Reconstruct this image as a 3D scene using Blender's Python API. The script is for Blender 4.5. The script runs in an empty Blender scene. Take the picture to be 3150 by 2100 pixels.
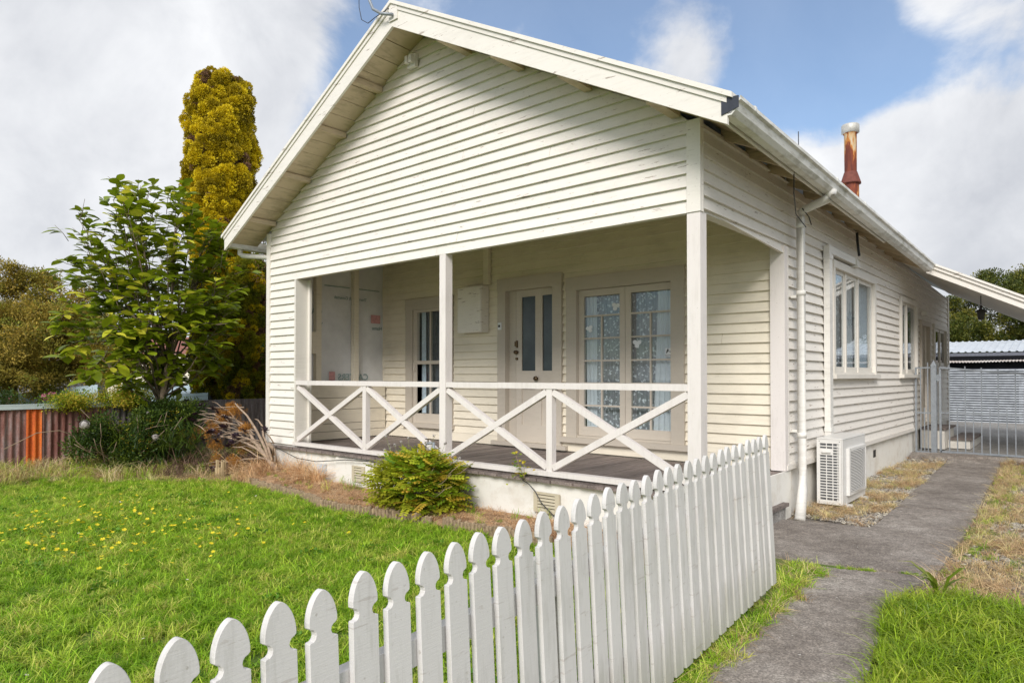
import bpy, bmesh, math, random
import numpy as np
from mathutils import Vector, Matrix, Euler
R = math.radians
random.seed(7); np.random.seed(7)
scene = bpy.context.scene
C = scene.collection
# ------------------------------------------------------------------ camera
cam_d = bpy.data.cameras.new("camera"); cam = bpy.data.objects.new("camera", cam_d); C.objects.link(cam)
cam.location = (2.6247, -5.6387, 1.6)
YAW = 0.7084
cam.rotation_euler = (math.pi/2 + 0.0148, 0, YAW)
cam_d.sensor_width = 36; cam_d.lens = 36*2075.45/3150; cam_d.shift_y = 74.66/3150
cam_d.clip_start = .05; cam_d.clip_end = 600
scene.camera = cam
# ------------------------------------------------------------------ light
SUN_EL, SUN_AZ = 34.0, 26.0            # azimuth measured from -Y towards +X
sd = Vector((math.sin(R(SUN_AZ))*math.cos(R(SUN_EL)), -math.cos(R(SUN_AZ))*math.cos(R(SUN_EL)), math.sin(R(SUN_EL))))
sun_d = bpy.data.lights.new("sun", 'SUN'); sun_d.energy = 2.2; sun_d.angle = R(24); sun_d.color = (1, .955, .915)
sun = bpy.data.objects.new("sun", sun_d); C.objects.link(sun)
sun.rotation_euler = sd.to_track_quat('Z', 'Y').to_euler()
world = bpy.data.worlds.new("World"); scene.world = world; world.use_nodes = True
wt = world.node_tree; wn = wt.nodes; wl = wt.links; wn.clear()
def N(nodes, t, **kw):
    n = nodes.new(t)
    for k, v in kw.items():
        if k.startswith('i_'):
            n.inputs[k[2:].replace('_', ' ')].default_value = v
        else: setattr(n, k, v)
    return n
out = N(wn, 'ShaderNodeOutputWorld'); bg = N(wn, 'ShaderNodeBackground')
sky = N(wn, 'ShaderNodeTexSky'); sky.sky_type = 'NISHITA'; sky.sun_disc = False
sky.sun_elevation = R(SUN_EL); sky.sun_rotation = R(180-SUN_AZ); sky.air_density = 1.0; sky.dust_density = .6; sky.ozone_density = 1.5
bg.inputs['Strength'].default_value = .15
tc = N(wn, 'ShaderNodeTexCoord')
def vdir(u, v):
    X = (u-1575)/2075.45; Y = -(v-1050-74.66)/2075.45
    r = Vector((math.cos(YAW), math.sin(YAW), 0)); f = Vector((-math.sin(YAW), math.cos(YAW), 0)); up = Vector((0, 0, 1))
    c, s = math.cos(.0148), math.sin(.0148)
    return (r*X + (up*c - f*s)*Y + f*c + up*s).normalized()
# clouds: fractal noise on a flattened dome plus cloud banks and clear breaks at given directions
sep = N(wn, 'ShaderNodeSeparateXYZ'); wl.new(tc.outputs['Generated'], sep.inputs[0])
def mth(op, a, b=None, nodes=wn, links=wl, clamp=False):
    m = nodes.new('ShaderNodeMath'); m.operation = op; m.use_clamp = clamp
    for i, x in enumerate((a, b)):
        if x is None: continue
        if isinstance(x, (int, float)): m.inputs[i].default_value = x
        else: links.new(x, m.inputs[i])
    return m.outputs[0]
zz = mth('ADD', mth('MAXIMUM', sep.outputs[2], 0.0), .16)
px_ = mth('DIVIDE', sep.outputs[0], zz); py_ = mth('DIVIDE', sep.outputs[1], zz)
comb = N(wn, 'ShaderNodeCombineXYZ'); wl.new(px_, comb.inputs[0]); wl.new(py_, comb.inputs[1]); wl.new(sep.outputs[2], comb.inputs[2])
n1 = N(wn, 'ShaderNodeTexNoise'); n1.inputs['Scale'].default_value = 1.1; n1.inputs['Detail'].default_value = 9; n1.inputs['Roughness'].default_value = .58; n1.inputs['Distortion'].default_value = .25
wl.new(comb.outputs[0], n1.inputs['Vector'])
n1b = N(wn, 'ShaderNodeTexNoise'); n1b.inputs['Scale'].default_value = 5.5; n1b.inputs['Detail'].default_value = 8; n1b.inputs['Roughness'].default_value = .6; n1b.inputs['Distortion'].default_value = .35
wl.new(tc.outputs['Generated'], n1b.inputs['Vector'])
dens = mth('ADD', mth('MULTIPLY', n1.outputs['Fac'], .75), mth('MULTIPLY', n1b.outputs['Fac'], .72))
BLOBS = [((1640, 40), .15, -.26), ((1330, 20), .10, -.20), ((1960, 60), .10, -.20), ((1040, 250), .06, -.26), ((970, 430), .06, -.24), ((1120, 100), .06, -.16), ((900, 620), .05, -.12), ((2440, 140), .12, -.42), ((2560, 270), .08, -.20), ((3000, 240), .10, -.36), ((2720, 200), .08, -.30), ((2300, 20), .08, -.2), ((2250, 300), .06, -.08), ((2010, 330), .05, -.10),
         ((2800, 470), .12, .34), ((2850, 20), .05, .22), ((2130, 190), .05, .22), ((2260, 130), .03, .12), ((3100, 560), .15, .2), ((450, 300), .45, .20), ((150, 700), .35, .12), ((2150, 170), .10, .12), ((2700, 700), .3, .16), ((3000, 1000), .4, .10)]
for (uv, rad, amp) in BLOBS:
    d = vdir(*uv)
    dist = N(wn, 'ShaderNodeVectorMath', operation='DISTANCE'); wl.new(tc.outputs['Generated'], dist.inputs[0]); dist.inputs[1].default_value = d
    q = mth('DIVIDE', dist.outputs['Value'], rad); q2 = mth('MULTIPLY', q, q)
    e = mth('POWER', 2.718, mth('MULTIPLY', q2, -1.0))
    dens = mth('ADD', dens, mth('MULTIPLY', e, amp))
mr = N(wn, 'ShaderNodeMapRange', interpolation_type='SMOOTHSTEP'); wl.new(dens, mr.inputs['Value'])
mr.inputs['From Min'].default_value = .57; mr.inputs['From Max'].default_value = .80
mr.inputs['To Min'].default_value = .15; mr.inputs['To Max'].default_value = .99
n2 = N(wn, 'ShaderNodeTexNoise'); n2.inputs['Scale'].default_value = 3.0; n2.inputs['Detail'].default_value = 6; wl.new(tc.outputs['Generated'], n2.inputs['Vector'])
crn = N(wn, 'ShaderNodeValToRGB'); wl.new(mth('ADD', mth('MULTIPLY', n2.outputs['Fac'], .55), mth('MULTIPLY', n1b.outputs['Fac'], .45)), crn.inputs[0])
crn.color_ramp.elements[0].position = .36; crn.color_ramp.elements[0].color = (2.7, 2.8, 3.03, 1)
crn.color_ramp.elements[1].position = .60; crn.color_ramp.elements[1].color = (4.35, 4.4, 4.5, 1)
skyg = N(wn, 'ShaderNodeMix', data_type='RGBA', blend_type='MULTIPLY'); skyg.inputs[0].default_value = 1
wl.new(sky.outputs[0], skyg.inputs[6]); skyg.inputs[7].default_value = (.60, .67, .72, 1)
mx = N(wn, 'ShaderNodeMix', data_type='RGBA'); wl.new(mr.outputs[0], mx.inputs[0]); wl.new(skyg.outputs[2], mx.inputs[6]); wl.new(crn.outputs[0], mx.inputs[7])
wl.new(mx.outputs[2], bg.inputs['Color']); wl.new(bg.outputs[0], out.inputs[0])
vs = scene.view_settings; vs.view_transform = 'Standard'; vs.look = 'None'; vs.gamma = 1; vs.use_curve_mapping = False; vs.exposure = 0.60
scene.render.resolution_x = 1024; scene.render.resolution_y = 682

# ------------------------------------------------------------------ materials
def newmat(name):
    m = bpy.data.materials.new(name); m.use_nodes = True
    t = m.node_tree; b = t.nodes['Principled BSDF']; return m, t, b
def ramp(t, fac, stops):
    r = t.nodes.new('ShaderNodeValToRGB'); t.links.new(fac, r.inputs[0])
    els = r.color_ramp.elements
    while len(els) < len(stops): els.new(.5)
    for e, (p, c) in zip(els, stops): e.position = p; e.color = (*c, 1) if len(c) == 3 else c
    return r.outputs[0]
def noise(t, vec, scale, detail=4, rough=.55, dist=0):
    n = t.nodes.new('ShaderNodeTexNoise'); t.links.new(vec, n.inputs['Vector'])
    n.inputs['Scale'].default_value = scale; n.inputs['Detail'].default_value = detail; n.inputs['Roughness'].default_value = rough; n.inputs['Distortion'].default_value = dist
    return n.outputs['Fac']
def mapped(t, vec, s=(1, 1, 1), loc=(0, 0, 0)):
    m = t.nodes.new('ShaderNodeMapping'); t.links.new(vec, m.inputs['Vector']); m.inputs['Scale'].default_value = s; m.inputs['Location'].default_value = loc
    return m.outputs[0]
def mixc(t, fac, a, b, mode='MIX'):
    m = t.nodes.new('ShaderNodeMix'); m.data_type = 'RGBA'; m.blend_type = mode
    for i, x in ((0, fac), (6, a), (7, b)):
        if isinstance(x, (int, float)): m.inputs[i].default_value = x
        elif isinstance(x, tuple): m.inputs[i].default_value = (*x, 1)
        else: t.links.new(x, m.inputs[i])
    return m.outputs[2]
def bumpn(t, b, h, strength, dist=.01):
    n = t.nodes.new('ShaderNodeBump'); n.inputs['Strength'].default_value = strength; n.inputs['Distance'].default_value = dist
    t.links.new(h, n.inputs['Height']); t.links.new(n.outputs[0], b.inputs['Normal'])
def wpos(t): return t.nodes.new('ShaderNodeNewGeometry').outputs['Position']
def orand(t): return t.nodes.new('ShaderNodeObjectInfo').outputs['Random']

def paint(name, col, dirt=(.36, .33, .27), dirt_amt=.5, rough=.55, stretch=(1.5, 1.5, 14), rnd=.05, peel=.0, grime=0):
    m, t, b = newmat(name); p = wpos(t)
    n_a = noise(t, p, 2.2, 6, .6); n_b = noise(t, mapped(t, p, stretch), 3, 5, .65)
    f = ramp(t, mth('MULTIPLY', n_a, n_b, t.nodes, t.links), [(.12, (dirt_amt,)*3), (.26, (0, 0, 0))])
    base = mixc(t, f, col, dirt)
    rr = ramp(t, orand(t), [(0, (1-rnd,)*3), (1, (1, 1, 1))])
    base = mixc(t, 1.0, base, rr, 'MULTIPLY')
    fine = noise(t, p, 190, 2, .5)
    sp = ramp(t, noise(t, p, 46, 3, .6), [(.27, (.55, .52, .46)), (.33, (1, 1, 1))])
    base = mixc(t, .55, base, sp, 'MULTIPLY')
    if peel:
        pk = ramp(t, noise(t, mapped(t, p, (1, 1, 9)), 3.1, 9, .72), [(.615, (0, 0, 0)), (.63, (peel,)*3)])
        base = mixc(t, pk, base, (.30, .24, .19))
    if grime:      # algae and splashed mud near the ground
        sz = t.nodes.new('ShaderNodeSeparateXYZ'); t.links.new(p, sz.inputs[0])
        hz = mth('ADD', sz.outputs[2], mth('MULTIPLY', noise(t, mapped(t, p, (18, 18, 2)), 1, 5, .6), -.55, t.nodes, t.links), t.nodes, t.links)
        gf = ramp(t, mth('ADD', hz, .3, t.nodes, t.links), [(.08, (grime,)*3), (.42, (0, 0, 0))])
        base = mixc(t, gf, base, (.27, .27, .19))
    t.links.new(base, b.inputs['Base Color']); b.inputs['Roughness'].default_value = rough; b.inputs['Specular IOR Level'].default_value = .3
    bumpn(t, b, mixc(t, .35, noise(t, mapped(t, p, (3, 3, 30)), 6, 4), fine), .25, .004)
    return m
WHITE = paint('white_paint', (.805, .765, .70), dirt_amt=.14, peel=.8)
CREAM = paint('cream_shade_tint', (.83, .76, .62), dirt_amt=.22)  # yellower than WHITE: the veranda's warm shade put into the wall colour
SOFFIT = paint('soffit_shade_tan', (.60, .49, .35), dirt=(.22, .18, .10), dirt_amt=.55)  # tan base colour carries the warm shade under the eaves
BEIGE = paint('beige_trim_paint', (.52, .465, .39), dirt_amt=.2)
SASH = paint('sash_paint', (.58, .52, .44), dirt_amt=.2)
PALE = paint('pale_trim_paint', (.72, .685, .62), dirt_amt=.2)
POSTW = paint('post_paint', (.76, .71, .675), dirt_amt=.2, stretch=(9, 9, 1.2))
PICKET = paint('picket_paint', (.67, .65, .625), dirt=(.33, .32, .27), dirt_amt=.35, stretch=(14, 14, 1.5), rnd=.07, peel=.3, grime=.6)
STUCCO = paint('painted_plaster', (.80, .78, .72), dirt=(.45, .36, .25), dirt_amt=.35, stretch=(2, 2, 2), rough=.8)
PLASTIC = paint('white_plastic', (.76, .74, .69), dirt_amt=.3, rough=.4)
ACW = paint('enamel_white', (.72, .71, .68), dirt_amt=.15, rough=.35)
VENT = paint('vent_plastic', (.55, .49, .36), dirt_amt=.3)
GUTTER = paint('gutter_paint', (.78, .77, .73), dirt=(.20, .18, .09), dirt_amt=.65, stretch=(3, 1, 6))
def simple(name, col, rough=.6, metal=0, var=.2, scale=20, bump=.2, spec=.4):
    m, t, b = newmat(name); p = wpos(t)
    c2 = tuple(x*(1-var) for x in col); c1 = tuple(min(1, x*(1+var)) for x in col)
    t.links.new(ramp(t, noise(t, p, scale, 5, .6), [(.3, c2), (.7, c1)]), b.inputs['Base Color'])
    b.inputs['Roughness'].default_value = rough; b.inputs['Metallic'].default_value = metal; b.inputs['Specular IOR Level'].default_value = spec
    if bump: bumpn(t, b, noise(t, p, scale*3, 4), bump, .004)
    return m
DARKIN = simple('dark_interior', (.10, .10, .10), .9, bump=0)  # dark colour stands in for unlit rooms behind the glass
GALV = simple('galvanised_steel', (.27, .295, .32), .45, .3, .18, 30, .1)
ZINC = simple('zinc_roofing', (.62, .66, .70), .45, .2, .12, 3, .05)
IRON = simple('grey_corrugated_iron', (.46, .49, .52), .5, .1, .25, 6, .1)
DARKMETAL = simple('dark_metal', (.05, .055, .07), .5, .3)
BLACKP = simple('black_plastic', (.02, .02, .02), .5)
BRASS = simple('tarnished_brass', (.13, .09, .05), .35, .8)
SOIL = simple('soil', (.085, .055, .035), .95, 0, .45, 14, .8)
TIMBER = simple('raw_timber', (.48, .37, .22), .75, 0, .15, 8, .3)
ENDGRAIN = simple('weathered_wood', (.17, .14, .125), .85, 0, .4, 25, .8)
LOGM = simple('weathered_log', (.30, .22, .14), .85, 0, .45, 26, .7)
BARK = simple('grey_bark', (.16, .12, .085), .9, 0, .4, 18, .8)
PALEBARK = simple('pale_bark', (.34, .25, .18), .8, 0, .35, 22, .6)
STICK = simple('dry_stick', (.30, .22, .15), .9, 0, .3, 20, .4)
DEADBROWN = simple('dead_foliage', (.16, .085, .045), .95, 0, .4, 20, .4)
RAILW = POSTW
def deckmat():
    m, t, b = newmat('deck_timber'); p = wpos(t)
    g = noise(t, mapped(t, p, (30, 2.2, 30)), 2.5, 6, .65)
    c = ramp(t, g, [(.25, (.115, .09, .08)), (.5, (.22, .185, .168)), (.75, (.35, .31, .29))])
    c = mixc(t, 1, c, ramp(t, orand(t), [(0, (.72, .70, .70)), (1, (1.15, 1.1, 1.08))]), 'MULTIPLY')
    t.links.new(c, b.inputs['Base Color']); b.inputs['Roughness'].default_value = .6
    bumpn(t, b, g, .4, .004); return m
DECK = deckmat()
def concrete(name, dark, mid, light):
    m, t, b = newmat(name); p = wpos(t)
    big = noise(t, p, 1.3, 6, .62); sp = noise(t, p, 85, 3, .6); mid_n = noise(t, p, 11, 6, .65)
    c = ramp(t, big, [(.3, dark), (.5, mid), (.72, light)])
    c = mixc(t, .75, c, ramp(t, mid_n, [(.3, (.55, .53, .52)), (.7, (1.3, 1.3, 1.3))]), 'MULTIPLY')
    v = t.nodes.new('ShaderNodeTexVoronoi'); t.links.new(p, v.inputs['Vector']); v.inputs['Scale'].default_value = 105
    agg = ramp(t, v.outputs['Color'], [(.2, (.35, .33, .31)), (.55, (1, .98, .95)), (.9, (1.9, 1.85, 1.8))])
    c = mixc(t, .5, c, agg, 'MULTIPLY')
    wh = ramp(t, noise(t, p, 27, 2, .4), [(.765, (0, 0, 0)), (.78, (1, 1, 1))])
    c = mixc(t, wh, c, (.6, .58, .53))
    t.links.new(c, b.inputs['Base Color']); b.inputs['Roughness'].default_value = .9
    bumpn(t, b, mixc(t, .5, v.outputs['Distance'], sp), .6, .006); return m
CONC = concrete('path_concrete', (.165, .142, .122), (.25, .222, .195), (.38, .35, .315))
CONCL = concrete('pale_concrete', (.25, .24, .22), (.32, .31, .29), (.38, .37, .35))
def groundmat(name, a, b_, c_, scale=3.0):
    m, t, b = newmat(name); p = wpos(t)
    f = noise(t, p, scale, 8, .65); f2 = noise(t, p, 40, 4, .7)
    c = ramp(t, f, [(.32, a), (.5, b_), (.68, c_)])
    c = mixc(t, .8, c, ramp(t, f2, [(.25, (.45, .45, .45)), (.75, (1.45, 1.4, 1.35))]), 'MULTIPLY')
    t.links.new(c, b.inputs['Base Color']); b.inputs['Roughness'].default_value = 1; bumpn(t, b, f2, .9, .02); return m
LAWNSOIL = groundmat('lawn_soil', (.07, .13, .016), (.11, .18, .022), (.17, .21, .045), 2)
DIRT = groundmat('dry_dirt', (.10, .065, .035), (.20, .135, .07), (.30, .21, .11))
STRAWG = groundmat('matted_straw', (.20, .115, .06), (.42, .27, .16), (.58, .41, .25), 7)
GRAVELBED = groundmat('gravel_bed', (.13, .115, .105), (.21, .19, .17), (.33, .25, .15), 4)
FARG = groundmat('far_grass', (.05, .08, .02), (.09, .12, .035), (.18, .15, .07), .6)
def leafmat(name, stops, trans=.35, rough=.5, ps=1.2, hv=.35, tcol=None):
    m, t, b = newmat(name); p = wpos(t)
    f = mth('ADD', mth('MULTIPLY', noise(t, p, ps, 4, .6), 1-hv, t.nodes, t.links), mth('MULTIPLY', orand(t), hv, t.nodes, t.links), t.nodes, t.links)
    c = ramp(t, f, stops)
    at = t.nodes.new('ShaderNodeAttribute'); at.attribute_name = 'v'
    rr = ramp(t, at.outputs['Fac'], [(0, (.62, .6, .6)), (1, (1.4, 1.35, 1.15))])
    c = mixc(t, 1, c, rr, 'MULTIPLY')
    t.links.new(c, b.inputs['Base Color']); b.inputs['Roughness'].default_value = rough; b.inputs['Specular IOR Level'].default_value = .35
    tr = t.nodes.new('ShaderNodeBsdfTranslucent'); t.links.new(c, tr.inputs[0])
    mixs = t.nodes.new('ShaderNodeMixShader'); mixs.inputs[0].default_value = trans
    o = t.nodes['Material Output']; t.links.new(b.outputs[0], mixs.inputs[1]); t.links.new(tr.outputs[0], mixs.inputs[2]); t.links.new(mixs.outputs[0], o.inputs[0])
    return m
GRASS = leafmat('lawn_grass', [(.2, (.16, .33, .014)), (.42, (.31, .54, .035)), (.6, (.46, .64, .065)), (.78, (.66, .67, .19))], .45, .45, 1.3, .6)
GRASSR = leafmat('rank_grass', [(.2, (.14, .27, .012)), (.5, (.30, .46, .025)), (.8, (.55, .60, .10))], .4, .4, 2, .4)
DRY = leafmat('dry_grass', [(.2, (.42, .27, .15)), (.42, (.62, .46, .29)), (.58, (.76, .63, .42)), (.76, (.50, .52, .16))], .25, .8, 2.2, .5)
STRAW = leafmat('straw', [(.25, (.42, .25, .14)), (.5, (.72, .48, .29)), (.8, (.84, .66, .44))], .2, .85, 2.2, .5)
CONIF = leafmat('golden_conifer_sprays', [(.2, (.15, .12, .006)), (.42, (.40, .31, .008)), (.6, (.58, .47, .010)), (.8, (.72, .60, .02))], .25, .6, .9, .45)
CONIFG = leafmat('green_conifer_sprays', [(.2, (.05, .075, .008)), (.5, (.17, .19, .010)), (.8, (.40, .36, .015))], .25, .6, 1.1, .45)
MAG = leafmat('broad_leaf_green', [(.2, (.13, .20, .012)), (.42, (.34, .42, .02)), (.68, (.68, .66, .08))], .35, .35, 1.3, .6)
BROWNT = leafmat('bronze_leaf', [(.2, (.09, .095, .016)), (.42, (.27, .22, .035)), (.58, (.44, .32, .06)), (.75, (.26, .30, .045))], .35, .55, .9, .5)
DKLEAF = leafmat('dark_green_leaf', [(.2, (.02, .045, .010)), (.5, (.05, .10, .015)), (.8, (.14, .19, .02))], .25, .45, 2, .5)
FARL = leafmat('far_tree_leaf', [(.2, (.035, .055, .010)), (.5, (.09, .12, .018)), (.8, (.25, .23, .04))], .25, .5, .8, .5)
BUSHL = leafmat('wisteria_leaf', [(.2, (.08, .18, .010)), (.42, (.26, .38, .02)), (.6, (.52, .52, .05)), (.8, (.50, .33, .05))], .35, .45, 3.5, .6)
BLACKLEAF = leafmat('black_aeonium_leaf', [(.2, (.018, .008, .014)), (.8, (.06, .03, .045))], .05, .3, 3)
RUSTFL = leafmat('rusty_flower_head', [(.2, (.28, .11, .02)), (.8, (.55, .27, .05))], .1, .9, 5)
YELLOW = leafmat('yellow_petal', [(.2, (.75, .60, .02)), (.8, (.9, .75, .05))], .2, .5, 3)
WPETAL = leafmat('white_petal', [(.2, (.75, .7, .66)), (.8, (.85, .82, .8))], .3, .5, 3)
PINK = leafmat('pink_petal', [(.2, (.7, .14, .25)), (.8, (.8, .3, .4))], .3, .5, 3)
STONE = leafmat('gravel_stone', [(.2, (.17, .155, .145)), (.5, (.28, .265, .25)), (.8, (.42, .40, .38))], 0, .85, 5, .7)
def glassmat(name, tint=(.92, .95, .96), rough=.015, refl=1.0):
    m = bpy.data.materials.new(name); m.use_nodes = True; t = m.node_tree; t.nodes.clear()
    o = t.nodes.new('ShaderNodeOutputMaterial'); tr = t.nodes.new('ShaderNodeBsdfTransparent'); tr.inputs[0].default_value = (*tint, 1)
    g = t.nodes.new('ShaderNodeBsdfGlossy'); g.inputs['Roughness'].default_value = rough
    fr = t.nodes.new('ShaderNodeLayerWeight'); fr.inputs[0].default_value = .5
    mxs = t.nodes.new('ShaderNodeMixShader'); f = mth('ADD', mth('MULTIPLY', mth('POWER', fr.outputs['Facing'], 4.0, t.nodes, t.links), .9*refl, t.nodes, t.links), .055*refl, t.nodes, t.links, True)
    nb = t.nodes.new('ShaderNodeBump'); nb.inputs['Strength'].default_value = .05; nb.inputs['Distance'].default_value = .02
    t.links.new(noise(t, wpos(t), 2.5, 2), nb.inputs['Height']); t.links.new(nb.outputs[0], g.inputs['Normal'])
    t.links.new(f, mxs.inputs[0]); t.links.new(tr.outputs[0], mxs.inputs[1]); t.links.new(g.outputs[0], mxs.inputs[2]); t.links.new(mxs.outputs[0], o.inputs[0])
    return m
GLASS = glassmat('window_glass')
def frosted():
    m, t, b = newmat('patterned_glass'); p = wpos(t)
    t.links.new(ramp(t, noise(t, p, 2.0, 3), [(.3, (.028, .042, .048)), (.7, (.06, .085, .09))]), b.inputs['Base Color'])
    b.inputs['Roughness'].default_value = .16; bumpn(t, b, noise(t, p, 75, 2), .35, .006); return m
FROST = frosted()
def lace():
    m = bpy.data.materials.new('lace_fabric'); m.use_nodes = True; t = m.node_tree; t.nodes.clear(); p = wpos(t)
    o = t.nodes.new('ShaderNodeOutputMaterial'); tr = t.nodes.new('ShaderNodeBsdfTransparent'); d = t.nodes.new('ShaderNodeBsdfDiffuse'); d.inputs[0].default_value = (.86, .88, .9, 1)
    v = t.nodes.new('ShaderNodeTexVoronoi'); v.inputs['Scale'].default_value = 21; v.feature = 'F1'
    wv = noise(t, p, 30, 3, .6); 
    vm = t.nodes.new('ShaderNodeVectorMath'); vm.operation = 'MULTIPLY_ADD'; t.links.new(t.nodes[wv.node.name].outputs['Color'], vm.inputs[0]); vm.inputs[1].default_value = (.07, .07, .07); t.links.new(p, vm.inputs[2]); t.links.new(vm.outputs[0], v.inputs['Vector'])
    f = ramp(t, v.outputs['Distance'], [(.27, (.9,)*3), (.38, (.28,)*3)])
    g = ramp(t, noise(t, mapped(t, p, (30, 30, 1)), 1.2, 3), [(.4, (0, 0, 0)), (.7, (.16,)*3)])
    f2 = mixc(t, 1, f, g, 'ADD')
    mxs = t.nodes.new('ShaderNodeMixShader'); t.links.new(f2, mxs.inputs[0]); t.links.new(tr.outputs[0], mxs.inputs[1]); t.links.new(d.outputs[0], mxs.inputs[2]); t.links.new(mxs.outputs[0], o.inputs[0])
    return m
LACE = lace()
def sheer():
    m = bpy.data.materials.new('sheer_fabric'); m.use_nodes = True; t = m.node_tree; t.nodes.clear()
    o = t.nodes.new('ShaderNodeOutputMaterial'); tr = t.nodes.new('ShaderNodeBsdfTransparent'); d = t.nodes.new('ShaderNodeBsdfDiffuse'); d.inputs[0].default_value = (.84, .86, .88, 1)
    mxs = t.nodes.new('ShaderNodeMixShader'); mxs.inputs[0].default_value = .8
    t.links.new(tr.outputs[0], mxs.inputs[1]); t.links.new(d.outputs[0], mxs.inputs[2]); t.links.new(mxs.outputs[0], o.inputs[0]); return m
SHEER = sheer()
FABRIC = simple('pale_blue_fabric', (.70, .76, .82), .9, 0, .15, 20, .2)
BLINDM = simple('white_blind', (.78, .8, .82), .8, 0, .05, 10, .1)
def wrapm():
    m, t, b = newmat('building_wrap'); p = wpos(t)
    t.links.new(ramp(t, noise(t, p, 5, 5), [(.3, (.66, .66, .66)), (.7, (.76, .76, .76))]), b.inputs['Base Color']); b.inputs['Roughness'].default_value = .7
    bumpn(t, b, noise(t, p, 9, 5), .35, .01); return m
WRAP = wrapm()
WRAPTEXT = simple('wrap_print_grey', (.27, .36, .36), .8, bump=0); WRAPRED = simple('wrap_print_red', (.62, .33, .33), .8, bump=0)
def rust():
    m, t, b = newmat('rusty_flue'); p = wpos(t)
    f = noise(t, mapped(t, p, (6, 6, 1.2)), 1.6, 6, .6)
    c = ramp(t, f, [(.40, (.11, .025, .014)), (.53, (.20, .045, .018)), (.575, (.50, .18, .03)), (.63, (.60, .42, .22)), (.75, (.60, .55, .46))])
    t.links.new(c, b.inputs['Base Color']); b.inputs['Roughness'].default_value = .8; return m
RUST = rust()
def fencemat(name, a, b_, c_):
    m, t, b = newmat(name); p = wpos(t)
    f = noise(t, mapped(t, p, (1, 5, .8)), 2.2, 6, .6)
    c = ramp(t, f, [(.35, a), (.52, b_), (.68, c_)])
    c = mixc(t, .6, c, ramp(t, noise(t, p, 50, 3), [(.3, (.6, .6, .6)), (.7, (1.3, 1.3, 1.3))]), 'MULTIPLY')
    t.links.new(c, b.inputs['Base Color']); b.inputs['Roughness'].default_value = .8; return m
OLDIRON = fencemat('rusty_corrugated_iron', (.15, .05, .035), (.24, .12, .10), (.27, .21, .20))
ORANGEIRON = fencemat('orange_painted_iron', (.55, .10, .015), (.66, .15, .02), (.45, .16, .06))
GREYIRON = fencemat('grey_weathered_iron', (.12, .10, .095), (.20, .17, .165), (.27, .26, .27))
BLUEIRON = simple('pale_blue_iron', (.40, .50, .54), .6, 0, .1, 4, .1)
PALEGREEN = simple('pale_green_metal', (.44, .50, .50), .6, 0, .12, 6, .1)
WEATHERW = simple('grey_fence_timber', (.25, .235, .23), .9, 0, .3, 8, .4)

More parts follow.
